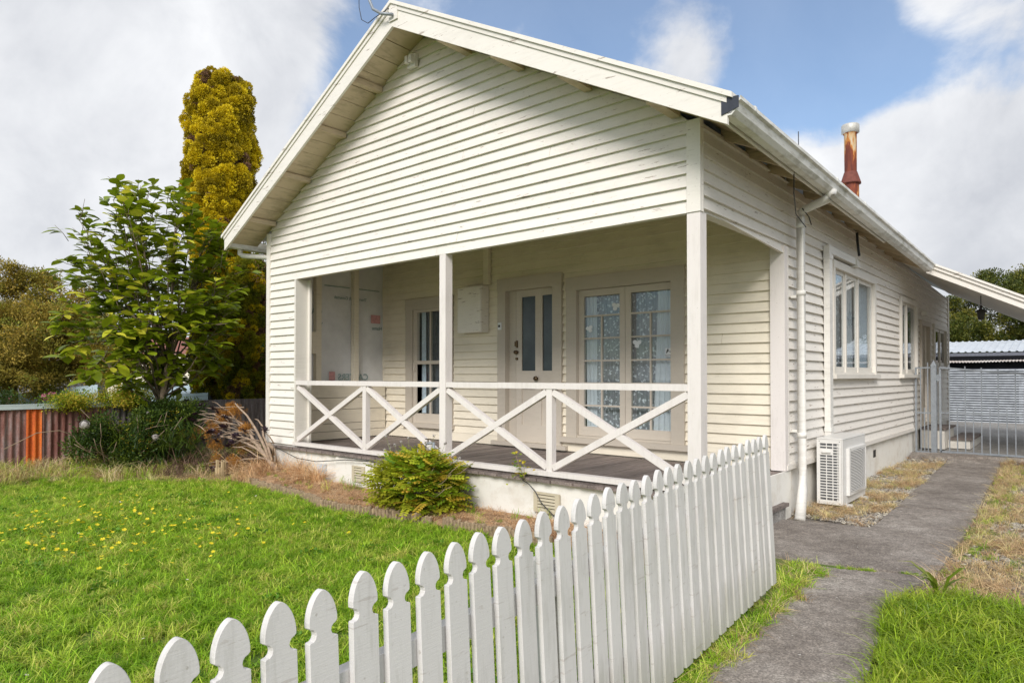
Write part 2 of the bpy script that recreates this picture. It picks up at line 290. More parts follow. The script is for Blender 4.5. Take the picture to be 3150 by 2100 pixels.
# ------------------------------------------------------------------ helpers
ORG = {}
def finish(o, parent, label=None, cat=None, group=None, kind=None):
    C.objects.link(o)
    if parent is not None: o.parent = parent
    if label: o['label'] = label
    if cat: o['category'] = cat
    if group: o['group'] = group
    if kind: o['kind'] = kind
    return o
def thing(name, loc, label, cat, group=None):
    o = bpy.data.objects.new(name, None); o.location = loc; o.empty_display_size = .1
    finish(o, None, label, cat, group); ORG[o.name] = Vector(loc); return o
class MB:
    def __init__(s): s.v = []; s.f = []
    def add(s, vs, fs):
        k = len(s.v); s.v += [tuple(x) for x in vs]; s.f += [tuple(i+k for i in f) for f in fs]; return s
    def box(s, a, b, P=None):
        (x0, y0, z0), (x1, y1, z1) = a, b
        vs = [(x0, y0, z0), (x1, y0, z0), (x1, y1, z0), (x0, y1, z0), (x0, y0, z1), (x1, y0, z1), (x1, y1, z1), (x0, y1, z1)]
        if P: vs = [P(*q) for q in vs]
        return s.add(vs, [(0, 3, 2, 1), (4, 5, 6, 7), (0, 1, 5, 4), (1, 2, 6, 5), (2, 3, 7, 6), (3, 0, 4, 7)])
    def hexa(s, vs): return s.add(vs, [(0, 3, 2, 1), (4, 5, 6, 7), (0, 1, 5, 4), (1, 2, 6, 5), (2, 3, 7, 6), (3, 0, 4, 7)])
    def beam(s, a, b, w, h, up=(0, 0, 1)):
        a, b = Vector(a), Vector(b); d = (b-a).normalized(); u = Vector(up) if abs(d.z) < .98 else Vector((0, 1, 0)); x = d.cross(u).normalized(); y = x.cross(d).normalized()
        vs = []
        for p in (a, b):
            for sx, sy in ((-1, -1), (1, -1), (1, 1), (-1, 1)): vs.append(p + x*sx*w/2 + y*sy*h/2)
        return s.add(vs, [(0, 3, 2, 1), (4, 5, 6, 7), (0, 1, 5, 4), (1, 2, 6, 5), (2, 3, 7, 6), (3, 0, 4, 7)])
    def tube(s, pts, r, n=8, cap=True):
        pts = [Vector(p) for p in pts]; k = len(s.v); rs = r if isinstance(r, (list, tuple)) else [r]*len(pts)
        for i, p in enumerate(pts):
            d = (pts[min(i+1, len(pts)-1)] - pts[max(i-1, 0)]).normalized()
            u = Vector((0, 0, 1)) if abs(d.z) < .9 else Vector((1, 0, 0))
            x = d.cross(u).normalized(); y = x.cross(d).normalized()
            for j in range(n):
                a = 2*math.pi*j/n; s.v.append(tuple(p + (x*math.cos(a)+y*math.sin(a))*rs[i]))
        for i in range(len(pts)-1):
            for j in range(n): s.f.append((k+i*n+j, k+i*n+(j+1) % n, k+(i+1)*n+(j+1) % n, k+(i+1)*n+j))
        if cap: s.f.append(tuple(k+j for j in reversed(range(n)))); s.f.append(tuple(k+(len(pts)-1)*n+j for j in range(n)))
        return s
    def lathe(s, prof, c, n=24):
        k = len(s.v)
        for r, z in prof:
            for j in range(n):
                a = 2*math.pi*j/n; s.v.append((c[0]+r*math.cos(a), c[1]+r*math.sin(a), c[2]+z))
        for i in range(len(prof)-1):
            for j in range(n): s.f.append((k+i*n+j, k+i*n+(j+1) % n, k+(i+1)*n+(j+1) % n, k+(i+1)*n+j))
        return s
    def prism(s, poly, P, n0, n1):
        k = len(s.v); m = len(poly)
        for nn in (n0, n1):
            for (a, b) in poly: s.v.append(tuple(P(a, b, nn)))
        s.f.append(tuple(k+i for i in reversed(range(m)))); s.f.append(tuple(k+m+i for i in range(m)))
        for i in range(m): s.f.append((k+i, k+(i+1) % m, k+m+(i+1) % m, k+m+i))
        return s
    def mesh(s, name, mat, org, smooth=False, recalc=True):
        me = bpy.data.meshes.new(name)
        if org is not None: vs = [(x-org[0], y-org[1], z-org[2]) for x, y, z in s.v]
        else: vs = s.v
        me.from_pydata(vs, [], s.f); me.materials.append(mat)
        if recalc and len(s.f) < 6000:
            bm = bmesh.new(); bm.from_mesh(me); bmesh.ops.recalc_face_normals(bm, faces=bm.faces); bm.to_mesh(me); bm.free()
        if smooth: me.polygons.foreach_set('use_smooth', [True]*len(me.polygons))
        me.update(); return me
    def build(s, name, mat, parent=None, smooth=False, label=None, cat=None, group=None, kind=None):
        org = ORG.get(parent.name) if parent else None
        if parent is None and s.v and kind != 'structure':
            a = np.array(s.v); org = Vector((float((a[:, 0].min()+a[:, 0].max())/2), float((a[:, 1].min()+a[:, 1].max())/2), float(a[:, 2].min())))
        me = s.mesh(name, mat, org, smooth)
        o = bpy.data.objects.new(name, me); finish(o, parent, label, cat, group, kind)
        if parent is None and org is not None: o.location = org
        ORG[o.name] = org if org is not None else Vector((0, 0, 0))
        return o
def copy_of(o, parent, offset=(0, 0, 0), rot=None):
    c = o.copy(); C.objects.link(c); c.parent = parent; c.location = Vector(o.location) + Vector(offset)
    if rot: c.rotation_euler = rot
    return c
def F(s, z, n): return (s, -n, z)                 # front plane of the house, y = 0
def S(s, z, n): return (n, s, z)                  # side plane, x = 0
def B(s, z, n): return (s, 2.2-n, z)              # back wall of the veranda
def L(s, z, n): return (-7.2+n, s, z)             # left end wall of the veranda, inner side
def pbox(P, s0, s1, z0, z1, n0, n1, mb=None):
    mb = mb or MB(); (vs) = [P(a, b, c) for a, b, c in ((s0, z0, n0), (s1, z0, n0), (s1, z1, n0), (s0, z1, n0), (s0, z0, n1), (s1, z0, n1), (s1, z1, n1), (s0, z1, n1))]
    return mb.hexa(vs)
# scatter with geometry nodes: proto meshes instanced on a cloud of points
def scatter(name, pts, protos, smin, smax, parent=None, label=None, cat=None, kind=None, tilt=.25, rots=None, scls=None):
    pts = np.asarray(pts, dtype=float); n = len(pts)
    org = ORG.get(parent.name, Vector((0, 0, 0))) if parent else Vector((0, 0, 0))
    me = bpy.data.meshes.new(name); me.from_pydata([(p[0]-org[0], p[1]-org[1], p[2]-org[2]) for p in pts], [], [])
    r = np.random.uniform(-1, 1, (n, 3))*np.array([tilt, tilt, math.pi]) if rots is None else np.asarray(rots)
    s = np.random.uniform(smin, smax, n) if scls is None else np.asarray(scls)
    a = me.attributes.new('r', 'FLOAT_VECTOR', 'POINT'); a.data.foreach_set('vector', r.astype(np.float32).ravel())
    a = me.attributes.new('s', 'FLOAT', 'POINT'); a.data.foreach_set('value', s.astype(np.float32))
    a = me.attributes.new('i', 'INT', 'POINT'); a.data.foreach_set('value', np.random.randint(0, len(protos), n).astype(np.int32))
    o = bpy.data.objects.new(name, me)
    g = bpy.data.node_groups.new(name+'_nodes', 'GeometryNodeTree')
    g.interface.new_socket('Geometry', in_out='INPUT', socket_type='NodeSocketGeometry'); g.interface.new_socket('Geometry', in_out='OUTPUT', socket_type='NodeSocketGeometry')
    gi = g.nodes.new('NodeGroupInput'); go = g.nodes.new('NodeGroupOutput'); iop = g.nodes.new('GeometryNodeInstanceOnPoints')
    join = g.nodes.new('GeometryNodeJoinGeometry')
    for pr in protos:
        oi = g.nodes.new('GeometryNodeObjectInfo'); oi.inputs['Object'].default_value = pr; oi.inputs['As Instance'].default_value = False
        gti = g.nodes.new('GeometryNodeGeometryToInstance'); g.links.new(oi.outputs['Geometry'], gti.inputs[0]); g.links.new(gti.outputs[0], join.inputs[0])
    def na(nm, typ):
        x = g.nodes.new('GeometryNodeInputNamedAttribute'); x.data_type = typ; x.inputs['Name'].default_value = nm
        return [q for q in x.outputs if q.enabled and q.name == 'Attribute'][0]
    g.links.new(gi.outputs[0], iop.inputs['Points']); g.links.new(join.outputs[0], iop.inputs['Instance'])
    iop.inputs['Pick Instance'].default_value = True
    g.links.new(na('i', 'INT'), iop.inputs['Instance Index'])
    er = g.nodes.new('FunctionNodeEulerToRotation'); g.links.new(na('r', 'FLOAT_VECTOR'), er.inputs[0]); g.links.new(er.outputs[0], iop.inputs['Rotation'])
    g.links.new(na('s', 'FLOAT'), iop.inputs['Scale']); g.links.new(iop.outputs[0], go.inputs[0])
    md = o.modifiers.new('scatter', 'NODES'); md.node_group = g
    finish(o, parent, label, cat, None, kind); return o
def proto(name, vs, fs, mat, val=None, smooth=False):
    me = bpy.data.meshes.new(name); me.from_pydata(vs, [], fs); me.materials.append(mat)
    if val is not None:
        a = me.attributes.new('v', 'FLOAT', 'POINT'); a.data.foreach_set('value', np.asarray(val, dtype=np.float32))
    if smooth: me.polygons.foreach_set('use_smooth', [True]*len(me.polygons))
    return bpy.data.objects.new(name, me)
def blades(name, mat, n, rad, h0, h1, w, lean=.5, seed=0):
    rg = random.Random(seed); vs = []; fs = []; val = []
    for _ in range(n):
        a = rg.uniform(0, 6.283); r = rad*math.sqrt(rg.random()); bx, by = r*math.cos(a), r*math.sin(a)
        th = rg.uniform(0, 6.283); h = rg.uniform(h0, h1); ln = h*rg.uniform(.15, lean*1.6); dx, dy = math.cos(th), math.sin(th); px, py = -dy*w/2, dx*w/2
        k = len(vs); pr = [(0, 0, 1), (.35, .5, .95), (.75, .85, .7), (1, 1.0, 0)]; q = rg.random()
        for (l, z, ww) in pr:
            z2 = h*z*(1-.25*l*l)
            cx, cy = bx+dx*ln*l*l*1.1, by+dy*ln*l*l*1.1
            if ww > 0: vs += [(cx-px*ww, cy-py*ww, z2), (cx+px*ww, cy+py*ww, z2)]; val += [q, q]
            else: vs.append((cx, cy, z2)); val.append(q)
        fs += [(k, k+1, k+3, k+2), (k+2, k+3, k+5, k+4), (k+4, k+5, k+6)]
    return proto(name, vs, fs, mat, val)
def leafclump(name, mat, n, rad, ll, lw, flat=.7, seed=0, up=.3, hollow=.0):
    rg = random.Random(seed); vs = []; fs = []; val = []
    for _ in range(n):
        d = Vector((rg.gauss(0, 1), rg.gauss(0, 1), rg.gauss(0, 1))).normalized()
        r = rad*(hollow+(1-hollow)*rg.random()**.4); c = Vector((d.x*r, d.y*r, d.z*r*flat))
        ax = (d + Vector((rg.uniform(-.7, .7), rg.uniform(-.7, .7), rg.uniform(-.7, .7)+up))).normalized()
        sd_ = ax.cross(Vector((rg.uniform(-1, 1), rg.uniform(-1, 1), rg.uniform(.2, 1)))).normalized(); nn = ax.cross(sd_)
        l = ll*rg.uniform(.7, 1.2); w = lw*rg.uniform(.8, 1.2); k = len(vs); q = rg.random()
        vs += [c, c+ax*l*.5+sd_*w*.5+nn*w*.12, c+ax*l, c+ax*l*.5-sd_*w*.5+nn*w*.12]; val += [q]*4
        fs += [(k, k+1, k+2), (k, k+2, k+3)]
    return proto(name, [tuple(x) for x in vs], fs, mat, val)
def lump(name, mat, n, seed=0):
    rg = random.Random(seed); vs = []; fs = []; val = []
    for _ in range(n):
        d = Vector((rg.gauss(0, 1), rg.gauss(0, 1), rg.gauss(.25, 1))).normalized(); r = rg.uniform(.55, 1.0)
        c = d*r*.8; ax = (d*.8+Vector((rg.uniform(-.5, .5), rg.uniform(-.5, .5), rg.uniform(-.1, .8)))).normalized()
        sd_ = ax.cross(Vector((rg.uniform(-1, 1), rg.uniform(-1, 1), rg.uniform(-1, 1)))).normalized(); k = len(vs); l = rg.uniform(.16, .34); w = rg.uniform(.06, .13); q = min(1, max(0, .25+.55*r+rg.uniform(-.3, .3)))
        vs += [c, c+ax*l*.6+sd_*w, c+ax*l, c+ax*l*.6-sd_*w]; val += [q]*4; fs += [(k, k+1, k+2, k+3)]
    return proto(name, [tuple(x) for x in vs], fs, mat, val)
def leafmesh(name, mat, l, w, fold=.12, droop=.15, val=.5):
    prof = [(0, .0), (.15, .35), (.38, .85), (.62, 1.0), (.85, .62), (1, 0)]
    vs = []; fs = []
    for t_, ww in prof:
        zc = -droop*l*t_*t_
        vs += [(t_*l, -ww*w/2, zc+fold*w*ww), (t_*l, 0, zc), (t_*l, ww*w/2, zc+fold*w*ww)]
    for i in range(len(prof)-1):
        k = i*3; fs += [(k, k+1, k+4, k+3), (k+1, k+2, k+5, k+4)]
    me = bpy.data.meshes.new(name); me.from_pydata(vs, [], fs); me.materials.append(mat)
    a = me.attributes.new('v', 'FLOAT', 'POINT'); a.data.foreach_set('value', np.full(len(vs), val, dtype=np.float32))
    me.polygons.foreach_set('use_smooth', [True]*len(me.polygons)); return me
# ------------------------------------------------------------------ terrain
def gh(x, y):
    h = 0.0
    if x < -8.4: h += .12*min(1, (-8.4-x)/1.4)
    if y > 8.8 and x < 4: h += .10*min(1, (y-8.8)/.6) + .08*min(1, max(0, (y-9.4)/4))
    if y < -.3 and x < .7: h += .015*math.sin(x*1.9)*math.sin(y*1.3+.5)
    return h
def sheet(name, mat, poly_test, x0, x1, y0, y1, st, dz=0, hf=gh):
    xs = np.arange(x0, x1+1e-6, st); ys = np.arange(y0, y1+1e-6, st); mb = MB(); idx = {}
    def vi(i, j):
        if (i, j) not in idx: idx[(i, j)] = len(mb.v); mb.v.append((xs[i], ys[j], hf(xs[i], ys[j])+dz))
        return idx[(i, j)]
    for i in range(len(xs)-1):
        for j in range(len(ys)-1):
            if poly_test((xs[i]+xs[i+1])/2, (ys[j]+ys[j+1])/2): mb.f.append((vi(i, j), vi(i+1, j), vi(i+1, j+1), vi(i, j+1)))
    return mb.build(name, mat, None, True, kind='structure')
near = lambda x, y: True
sheet('lawn_ground', LAWNSOIL, near, -9.2, 1.0, -9, 1.4, .2, -.003)
sheet('side_yard_ground', DIRT, lambda x, y: x < -7.2 or y < .3, -10.4, -6.2, -9, 9, .2, -.006, lambda x, y: gh(x, y)+(.0 if x < -8.0 or y > -.4 else -.03))
sheet('driveway_ground', GRAVELBED, near, -.2, 7, -9, 9.2, .2, -.02)
sheet('far_yard_ground', CONCL, near, -4, 8, 9.4, 19.4, .5, 0)
fg = MB()
xs = [-150, -60, -30, -10.35, 7, 30, 60, 150]; ys = [-60, -30, -9, 9.3, 19.4, 60, 150]
for x in xs:
    for y in ys: fg.v.append((x, y, -.03))
for i in range(len(xs)-1):
    for j in range(len(ys)-1):
        k = i*len(ys)+j; fg.f.append((k, k+len(ys), k+len(ys)+1, k+1))
fg.build('ground', FARG, None, kind='structure')
# path slabs
def slab(pts, nm='path', top=.02, lab=None):
    mb = MB(); m = len(pts); mb.v = [(x, y, gh(x, y)-.06) for x, y in pts]+[(x, y, gh(x, y)+top) for x, y in pts]
    mb.f = [tuple(reversed(range(m))), tuple(m+i for i in range(m))]+[(i, (i+1) % m, m+(i+1) % m, m+i) for i in range(m)]
    return mb.build(nm, CONC, None, kind='structure')
g_ = .008
def edge(pts, jit=.012, st=.18):
    o = []
    for (a, b) in zip(pts[:-1], pts[1:]):
        n = max(1, int(math.dist(a, b)/st))
        for i in range(n):
            t_ = i/n; o.append((a[0]+(b[0]-a[0])*t_+random.uniform(-jit, jit), a[1]+(b[1]-a[1])*t_))
    return o+[pts[-1]]
slab(edge([(1.61, 3.84), (1.52, 6), (1.395, 9.33)])+[(.595, 9.33)]+edge([(.60, 9.25), (.72, 6.4), (.825, 3.64)])[1:])
slab(edge([(1.655, 2.72), (1.63, 3.80)])+[(.83, 3.62)]+edge([(.83, 3.60), (.87, 2.47)])[1:])
slab([(1.655, 2.70), (.875, 2.45), (.86, 2.16), (.5, 2.09), (-.04, 1.94), (-.9, 1.75), (-.9, .28)]+edge([(-.1, .36), (.55, .40), (1.68, .60)], .006))
slab([(1.675, .58), (1.0, .33), (.80, .25)]+edge([(.78, .0), (.80, -.40), (.95, -1.05), (.99, -1.7), (1.03, -2.4), (1.1, -3.5), (1.2, -5), (1.3, -7)], .015)+edge([(2.2, -7), (2.0, -4), (1.78, -2), (1.62, -.9), (1.56, -.4), (1.60, .2)], .02))
slab([(-.0, 9.0), (1.75, 9.36), (4, 9.8), (4, 9.62+.2), (1.7, 9.62), (-.0, 9.3)], 'gate_sill', .05)

# ------------------------------------------------------------------ house
H = thing('house', (-3.7, 7, 0), 'cream weatherboard bungalow with gabled front veranda and long side wall', 'house')
FALL = .026
def zroof(x, y=0): return 5.86-.53*abs(x+3.69)-FALL*max(0, y)          # underside of the roof lining
rj = random.Random(3)
def boards(parent, P, sfun, z0, ncourse, mat, holes=(), pitch=.12, ztop=None, extra=0.0, dmax=.0, thin=-.034, name='weatherboard', wob=.0015):
    """lapped boards, each its own object; sfun(z)->(s0,s1); holes (s0,s1,z0,z1)"""
    for k in range(ncourse):
        zb = z0+k*pitch; zt = zb+pitch+.010
        if ztop is not None:
            if zb >= ztop-.01: break
            zt = min(zt, ztop)
        segs = [(None, None, zb, zt)]
        a, b = sfun(zb+1e-4)
        cuts = [a, b]
        for h in holes:
            if h[3] > zb and h[2] < zt:
                cuts += [min(max(h[0], a), b), min(max(h[1], a), b)]
        if b-a > 3 and rj.random() < .55: cuts.append(rj.uniform(a+.6, b-.6))
        cuts = sorted(set(cuts))
        for c0, c1 in zip(cuts[:-1], cuts[1:]):
            if c1-c0 < .02: continue
            mid = (c0+c1)/2; lo, hi = zb, zt
            for h in holes:
                if h[0] <= mid <= h[1] and h[3] > zb and h[2] < zt:
                    if h[2] <= zb and h[3] >= zt: lo = hi
                    elif h[3] < zt: lo = max(lo, h[3])
                    else: hi = min(hi, h[2])
            if hi-lo < .012: continue
            dz = random.uniform(-wob, wob); dn = random.uniform(-wob, wob)
            def nn(z): return (0+dn)+(thin-0)*(z-zb)/(pitch+.01)
            a0, b0 = sfun(lo); a1, b1 = sfun(hi)
            if c0 != a and not any(abs(c0-h[i]) < .001 for h in holes for i in (0, 1)): c0 = c0+.0035
            s0l = a0 if c0 == a else c0; s1l = b0 if c1 == b else c1
            s0h = a1 if c0 == a else c0; s1h = b1 if c1 == b else c1
            if s1h-s0h < .01: 
                m_ = (s0h+s1h)/2; s0h, s1h = m_-.004, m_+.004
            lo2 = lo+dz
            vs = [P(s0l, lo2, nn(lo)), P(s1l, lo2, nn(lo)), P(s1l, lo2, -.038), P(s0l, lo2, -.038), P(s0h, hi, nn(hi)), P(s1h, hi, nn(hi)), P(s1h, hi, -.038), P(s0h, hi, -.038)]
            mb = MB(); mb.hexa(vs); mb.build(name, mat, parent)
def backing(name, P, rects, n0, n1, mat):
    mb = MB()
    for (a, b, c, d) in rects: pbox(P, a, b, c, d, n0, n1, mb)
    return mb.build(name, mat, H)
# --- gable front wall
fw = MB(); fw.prism([(-7.34, 3.09), (-.03, 3.09), (-.03, 3.86), (-3.69, 5.80), (-7.34, 3.87)], F, -.10, -.041)
pbox(F, -7.34, -6.56, .50, 3.09, -.10, -.041, fw)
front_wall = fw.build('front_wall', WHITE, H)
def gs(z):
    lim = (5.855-z)/.53
    return (max(-7.285, -3.69-lim), min(-.118, -3.69+lim))
boards(front_wall, F, gs, 3.07, 24, WHITE, ztop=5.84)
boards(front_wall, F, lambda z: (-7.285, -6.553), .55, 21, WHITE)
# corner boards
pbox(F, -7.373, -7.28, .545, 3.86, -.06, .012).build('corner_board', WHITE, front_wall)
pbox(F, -.124, .008, 3.068, 3.90, -.03, .010).build('corner_board', WHITE, front_wall)
pbox(S, .032, .055, 3.068, 3.90, -.05, .010).build('corner_board', WHITE, front_wall)
pbox(F, -6.556, -6.52, .56, 3.068, -.20, .010).build('opening_trim', PALE, front_wall)
pbox(F, -6.556, -6.47, .56, 3.068, -.235, -.20).build('opening_trim', PALE, front_wall)
# beam over the veranda
pbox(F, -6.52, -.02, 3.083, 3.26, -.13, -.035).build('veranda_beam', PALE, H)
pbox(S, .13, 2.15, 3.083, 3.26, -.13, -.035).build('veranda_beam', PALE, H)
# --- side wall of the house
sw = MB()
W1 = (4.04, 6.45, 1.56, 3.17); W2 = (8.32, 9.92, 1.56, 3.06); DR = (10.2, 11.25, .60, 2.74); W3 = (11.75, 13.5, 1.74, 2.76)
WZ = [(2.24, 4.12, .52, 3.62), (4.12, 6.36, .52, 1.66), (4.12, 6.36, 3.08, 3.62), (6.36, 8.42, .52, 3.60), (8.42, 9.8, .52, 1.66), (8.42, 9.8, 2.99, 3.56), (9.8, 10.3, .3, 3.56), (10.3, 11.15, 2.66, 3.54), (11.15, 11.85, .3, 3.54), (11.85, 13.4, .3, 1.82), (11.85, 13.4, 2.68, 3.50), (13.4, 13.83, .3, 3.50), (.05, 2.24, 3.10, 3.62)]
for (a, b, c, d) in WZ: pbox(S, a, b, c, d, -.12, -.041, sw)
side_wall = sw.build('side_wall', WHITE, H)
sw_top = MB(); pbox(S, .06, 13.83, 3.5, 3.62, -.12, -.0415, sw_top)
sw_top.hexa([(-.12, .06, 3.62), (-.042, .06, 3.62), (-.042, 13.83, 3.40), (-.12, 13.83, 3.40), (-.12, .06, 3.9), (-.042, .06, 3.9), (-.042, 13.83, 3.53), (-.12, 13.83, 3.53)])
boards(side_wall, S, lambda z: (2.20 if z < 3.06 else .055, min(13.84, max(.6, (3.895-z)/FALL+0.0)) if z > 3.5 else 13.84), .59, 28, WHITE, holes=[W1, W2, DR, W3], ztop=3.88)
pbox(S, 2.20, 13.85, .53, .588, -.05, .020).build('base_trim', WHITE, side_wall)
pbox(S, 13.80, 13.90, .3, 3.52, -.10, .012).build('corner_board', WHITE, side_wall)
# pilaster at the veranda corner
pbox(F, -.152, .012, .525, 3.075, -2.245, -2.145).build('corner_post', POSTW, H)
pbox(S, 2.248, 2.275, .53, 3.075, -.05, .014).build('corner_board', WHITE, side_wall)
# --- back wall of the veranda
W0 = (-6.54, -5.37, .74, 2.94); FD = (-4.365, -3.135, .56, 3.09); FW = (-3.05, -1.235, .72, 2.99)
bw = MB()
for (a, b, c, d) in [(-7.34, -6.40, .45, 3.95), (-6.40, -5.5, .45, .93), (-6.40, -5.5, 2.8, 3.95), (-5.5, -4.22, .45, 3.95), (-4.22, -3.28, .45, .60), (-4.22, -3.28, 2.92, 3.95), (-3.28, -2.90, .45, 3.95), (-2.90, -1.38, .45, .80), (-2.90, -1.38, 2.82, 3.95), (-1.38, -.03, .45, 3.95)]:
    pbox(B, a, b, c, d, -.12, -.041, bw)
back_wall = bw.build('veranda_back_wall', CREAM, H)
boards(back_wall, B, lambda z: (-7.2 if z > 1.5 else -7.12, -.15), .67, 27, CREAM, holes=[W0, FD, FW], ztop=3.86)
pbox(B, -7.12, FD[0], .53, .668, -.03, .004).build('base_board', CREAM, back_wall)
pbox(B, FD[1], -.15, .53, .668, -.03, .004).build('base_board', CREAM, back_wall)
# ceiling of the veranda
vc = MB()
for i in range(17):
    y0 = .05+i*.127; vc.box((-7.2, y0, 3.84), (-.03, y0+.122, 3.86))
vc.box((-7.25, .05, 3.862), (-.03, 2.3, 3.89))
vc.build('veranda_ceiling', SOFFIT, H)  # ceiling tan also picked to bounce warm light into the veranda
# --- end wall of the veranda (building wrap above, boards below)
ew = MB(); pbox(L, .06, 2.33, .5, 3.9, -.15, -.09, ew)
end_wall = ew.build('veranda_end_wall', WHITE, H)
wrap_bm = MB(); nx, nz = 26, 30
for i in range(nx+1):
    for j in range(nz+1):
        yy = .06+(2.20)*i/nx; zz_ = 1.50+2.35*j/nz
        wrap_bm.v.append((-7.265+.012*math.sin(yy*5+zz_*2.1)*math.sin(zz_*3.3+yy*1.7), yy, zz_))
for i in range(nx):
    for j in range(nz):
        k = i*(nz+1)+j; wrap_bm.f.append((k, k+nz+1, k+nz+2, k+1))
wrap = wrap_bm.build('building_wrap', WRAP, end_wall, True)
for k, (za, zb) in enumerate([(.53, .66), (.664, .79), (.794, 1.025), (1.03, 1.225), (1.23, 1.50)]):
    pbox(L, .06, 2.2, za, zb-.004, -.085, .07+random.uniform(-.002, .002)).build('lining_board', CREAM, end_wall)
for (a, b) in ((.775, .875), (1.535, 1.635), (.28, .37)):
    pbox(L, a, b, 1.50, 3.84, -.055, .035).build('stud', TIMBER if 0 else CREAM, end_wall)
pbox(L, .66, .775, 1.62+.35, 2.28+.05, -.055, .035).build('blocking', CREAM, end_wall)
def text_obj(name, body, size, mat, parent, M, extr=.0005):
    cu = bpy.data.curves.new(name, 'FONT'); cu.body = body; cu.size = size; cu.extrude = extr; cu.offset = size*.018; cu.align_x = 'CENTER'
    tmp = bpy.data.objects.new(name+'_tmp', cu); C.objects.link(tmp); bpy.context.view_layer.update()
    me = bpy.data.meshes.new_from_object(tmp.evaluated_get(bpy.context.evaluated_depsgraph_get())); bpy.data.objects.remove(tmp)
    me.materials.clear(); me.materials.append(mat)
    org = ORG[parent.name] if parent else Vector((0, 0, 0))
    me.transform(Matrix.Translation(-org) @ M)
    o = bpy.data.objects.new(name, me); finish(o, parent); ORG[o.name] = org; return o
def MW(y, z, flip=True):     # lettering on the wrap, seen from behind: mirrored
    sx = -1 if flip else 1
    return Matrix(((0, 0, 1, -7.248), (sx*-1*-1, 0, 0, y), (0, 1, 0, z), (0, 0, 0, 1)))
# reading direction on the wrap runs towards -y as seen from the veranda = mirrored letters
def wtext(body, size, y, z, mat=WRAPTEXT):
    # facing +x the viewer sees +y to the right; mirrored text advances to the left
    M = Matrix(((0, 0, 1, -7.246), (-1, 0, 0, y), (0, 1, 0, z), (0, 0, 0, 1)))
    text_obj('printed_lettering', body, size, mat, wrap, M)
wtext('CARTERS', .155, 1.58, 1.525); wtext('CARTERS', .155, .62, 2.63); wtext('Your', .09, .86, 2.44)
wtext('Thermakraft Covertek', .075, 1.52, 2.93)
wtext('Home', .09, 2.10, 2.43)
for (y, z) in ((1.14, 1.52), (2.02, 2.55), (.30, 2.44)):
    pbox(L, y-.06, y+.06 if y < 2 else 2.17, z, z+.15, -.0475, -.0465).build('printed_square', WRAPRED, wrap)
for (a, b, z) in ((.10, .45, 3.12), (.98, 1.5, 3.13), (1.66, 2.15, 3.13)):
    pbox(L, a, b, z, z+.018, -.0475, -.0465).build('printed_line', WRAPTEXT, wrap)

# --- windows and doors
def win(name, P, outer, fr, glass_cols, zr, mat_f, mat_s, sill=None, depth=.03, label=None, rec=-.06):
    """outer frame boards; returns the frame part"""
    s0, s1, z0, z1 = outer; mb = MB()
    fl, frr, ft, fb = fr
    pbox(P, s0, s0+fl, z0, z1-ft, rec-.03, depth, mb); pbox(P, s1-frr, s1, z0, z1-ft, rec-.03, depth, mb)
    pbox(P, s0-.006, s1+.006, z1-ft, z1, rec-.03, depth+.006, mb)
    if fb: pbox(P, s0+fl, s1-frr, z0, z0+fb, rec-.03, depth-.012, mb)
    w = mb.build(name, mat_f, H, label=label)
    if sill: pbox(P, s0-sill[0], s1+sill[0], z0-sill[1], z0, rec, depth+.045).build('sill', mat_f, w)
    return w
# sash window at the left of the back wall
w0 = win('sash_window', B, (-6.54, -5.40, .79, 2.935), (.17, .17, .19, 0), None, None, BEIGE, SASH, (.05, .075))
mb = MB(); pbox(B, -6.37, -6.285, .79, 2.745, -.08, -.01, mb); pbox(B, -5.655, -5.57, .79, 2.745, -.08, -.01, mb); pbox(B, -6.285, -5.655, 2.70, 2.745, -.08, -.01, mb); pbox(B, -6.285, -5.655, .79, .95, -.09, -.02, mb)
pbox(B, -6.285, -5.655, 1.80, 1.86, -.085, -.02, mb); pbox(B, -6.25, -6.285, .95, 1.8, -.085, -.03, mb); pbox(B, -6.285, -6.25, .95, 1.8, -.085, -.03, mb); pbox(B, -5.69, -5.655, .95, 1.8, -.085, -.03, mb)
mb.build('sash', SASH, w0)
for (z0, z1) in ((.95, 1.8), (1.86, 2.70)):
    pbox(B, -5.985, -5.955, z0, z1, -.078, -.035).build('glazing_bar', SASH, w0)
    for (a, b) in ((-6.285, -5.985), (-5.955, -5.655)):
        pbox(B, a, b, z0, z1, -.062, -.058).build('pane', GLASS, w0)
pbox(B, -6.36, -6.31, 1.68, 1.82, -.02, .012).build('sash_horn', SASH, w0)
# front door
fd = win('front_door', B, (-4.365, -3.135, .60, 3.09), (.16, .165, .19, 0), None, None, BEIGE, SASH, (.10, .06))
dm = MB(); n0, n1 = -.115, -.075
pbox(B, -4.205, -4.072, .60, 2.90, -.118, -.070).build('door_jamb', BEIGE, fd)
for (a, b, c, d) in [(-4.070, -3.96, .60, 2.90), (-3.695, -3.56, 1.675, 2.80), (-3.315, -3.30, .60, 2.90), (-3.96, -3.30, 2.80, 2.90), (-3.96, -3.315, 1.40, 1.675), (-3.96, -3.315, .60, .86), (-3.70, -3.58, .86, 1.40)]:
    pbox(B, a, b, c, d, n0, n1, dm)
dl = dm.build('door_leaf', SASH, fd)
for (a, b) in ((-3.96, -3.70), (-3.58, -3.315)): pbox(B, a, b, .86, 1.40, n0, n1-.018).build('door_panel', SASH, fd)
for (a, b) in ((-3.96, -3.695), (-3.56, -3.315)): pbox(B, a, b, 1.675, 2.80, -.10, -.093).build('pane', FROST, fd)
k = MB(); k.tube([B(-3.655, 1.56, -.075), B(-3.655, 1.56, -.05), B(-3.655, 1.56, -.04), B(-3.655, 1.56, -.012)], [.018, .018, .036, .030], 14); k.build('door_knob', BRASS, fd, True)
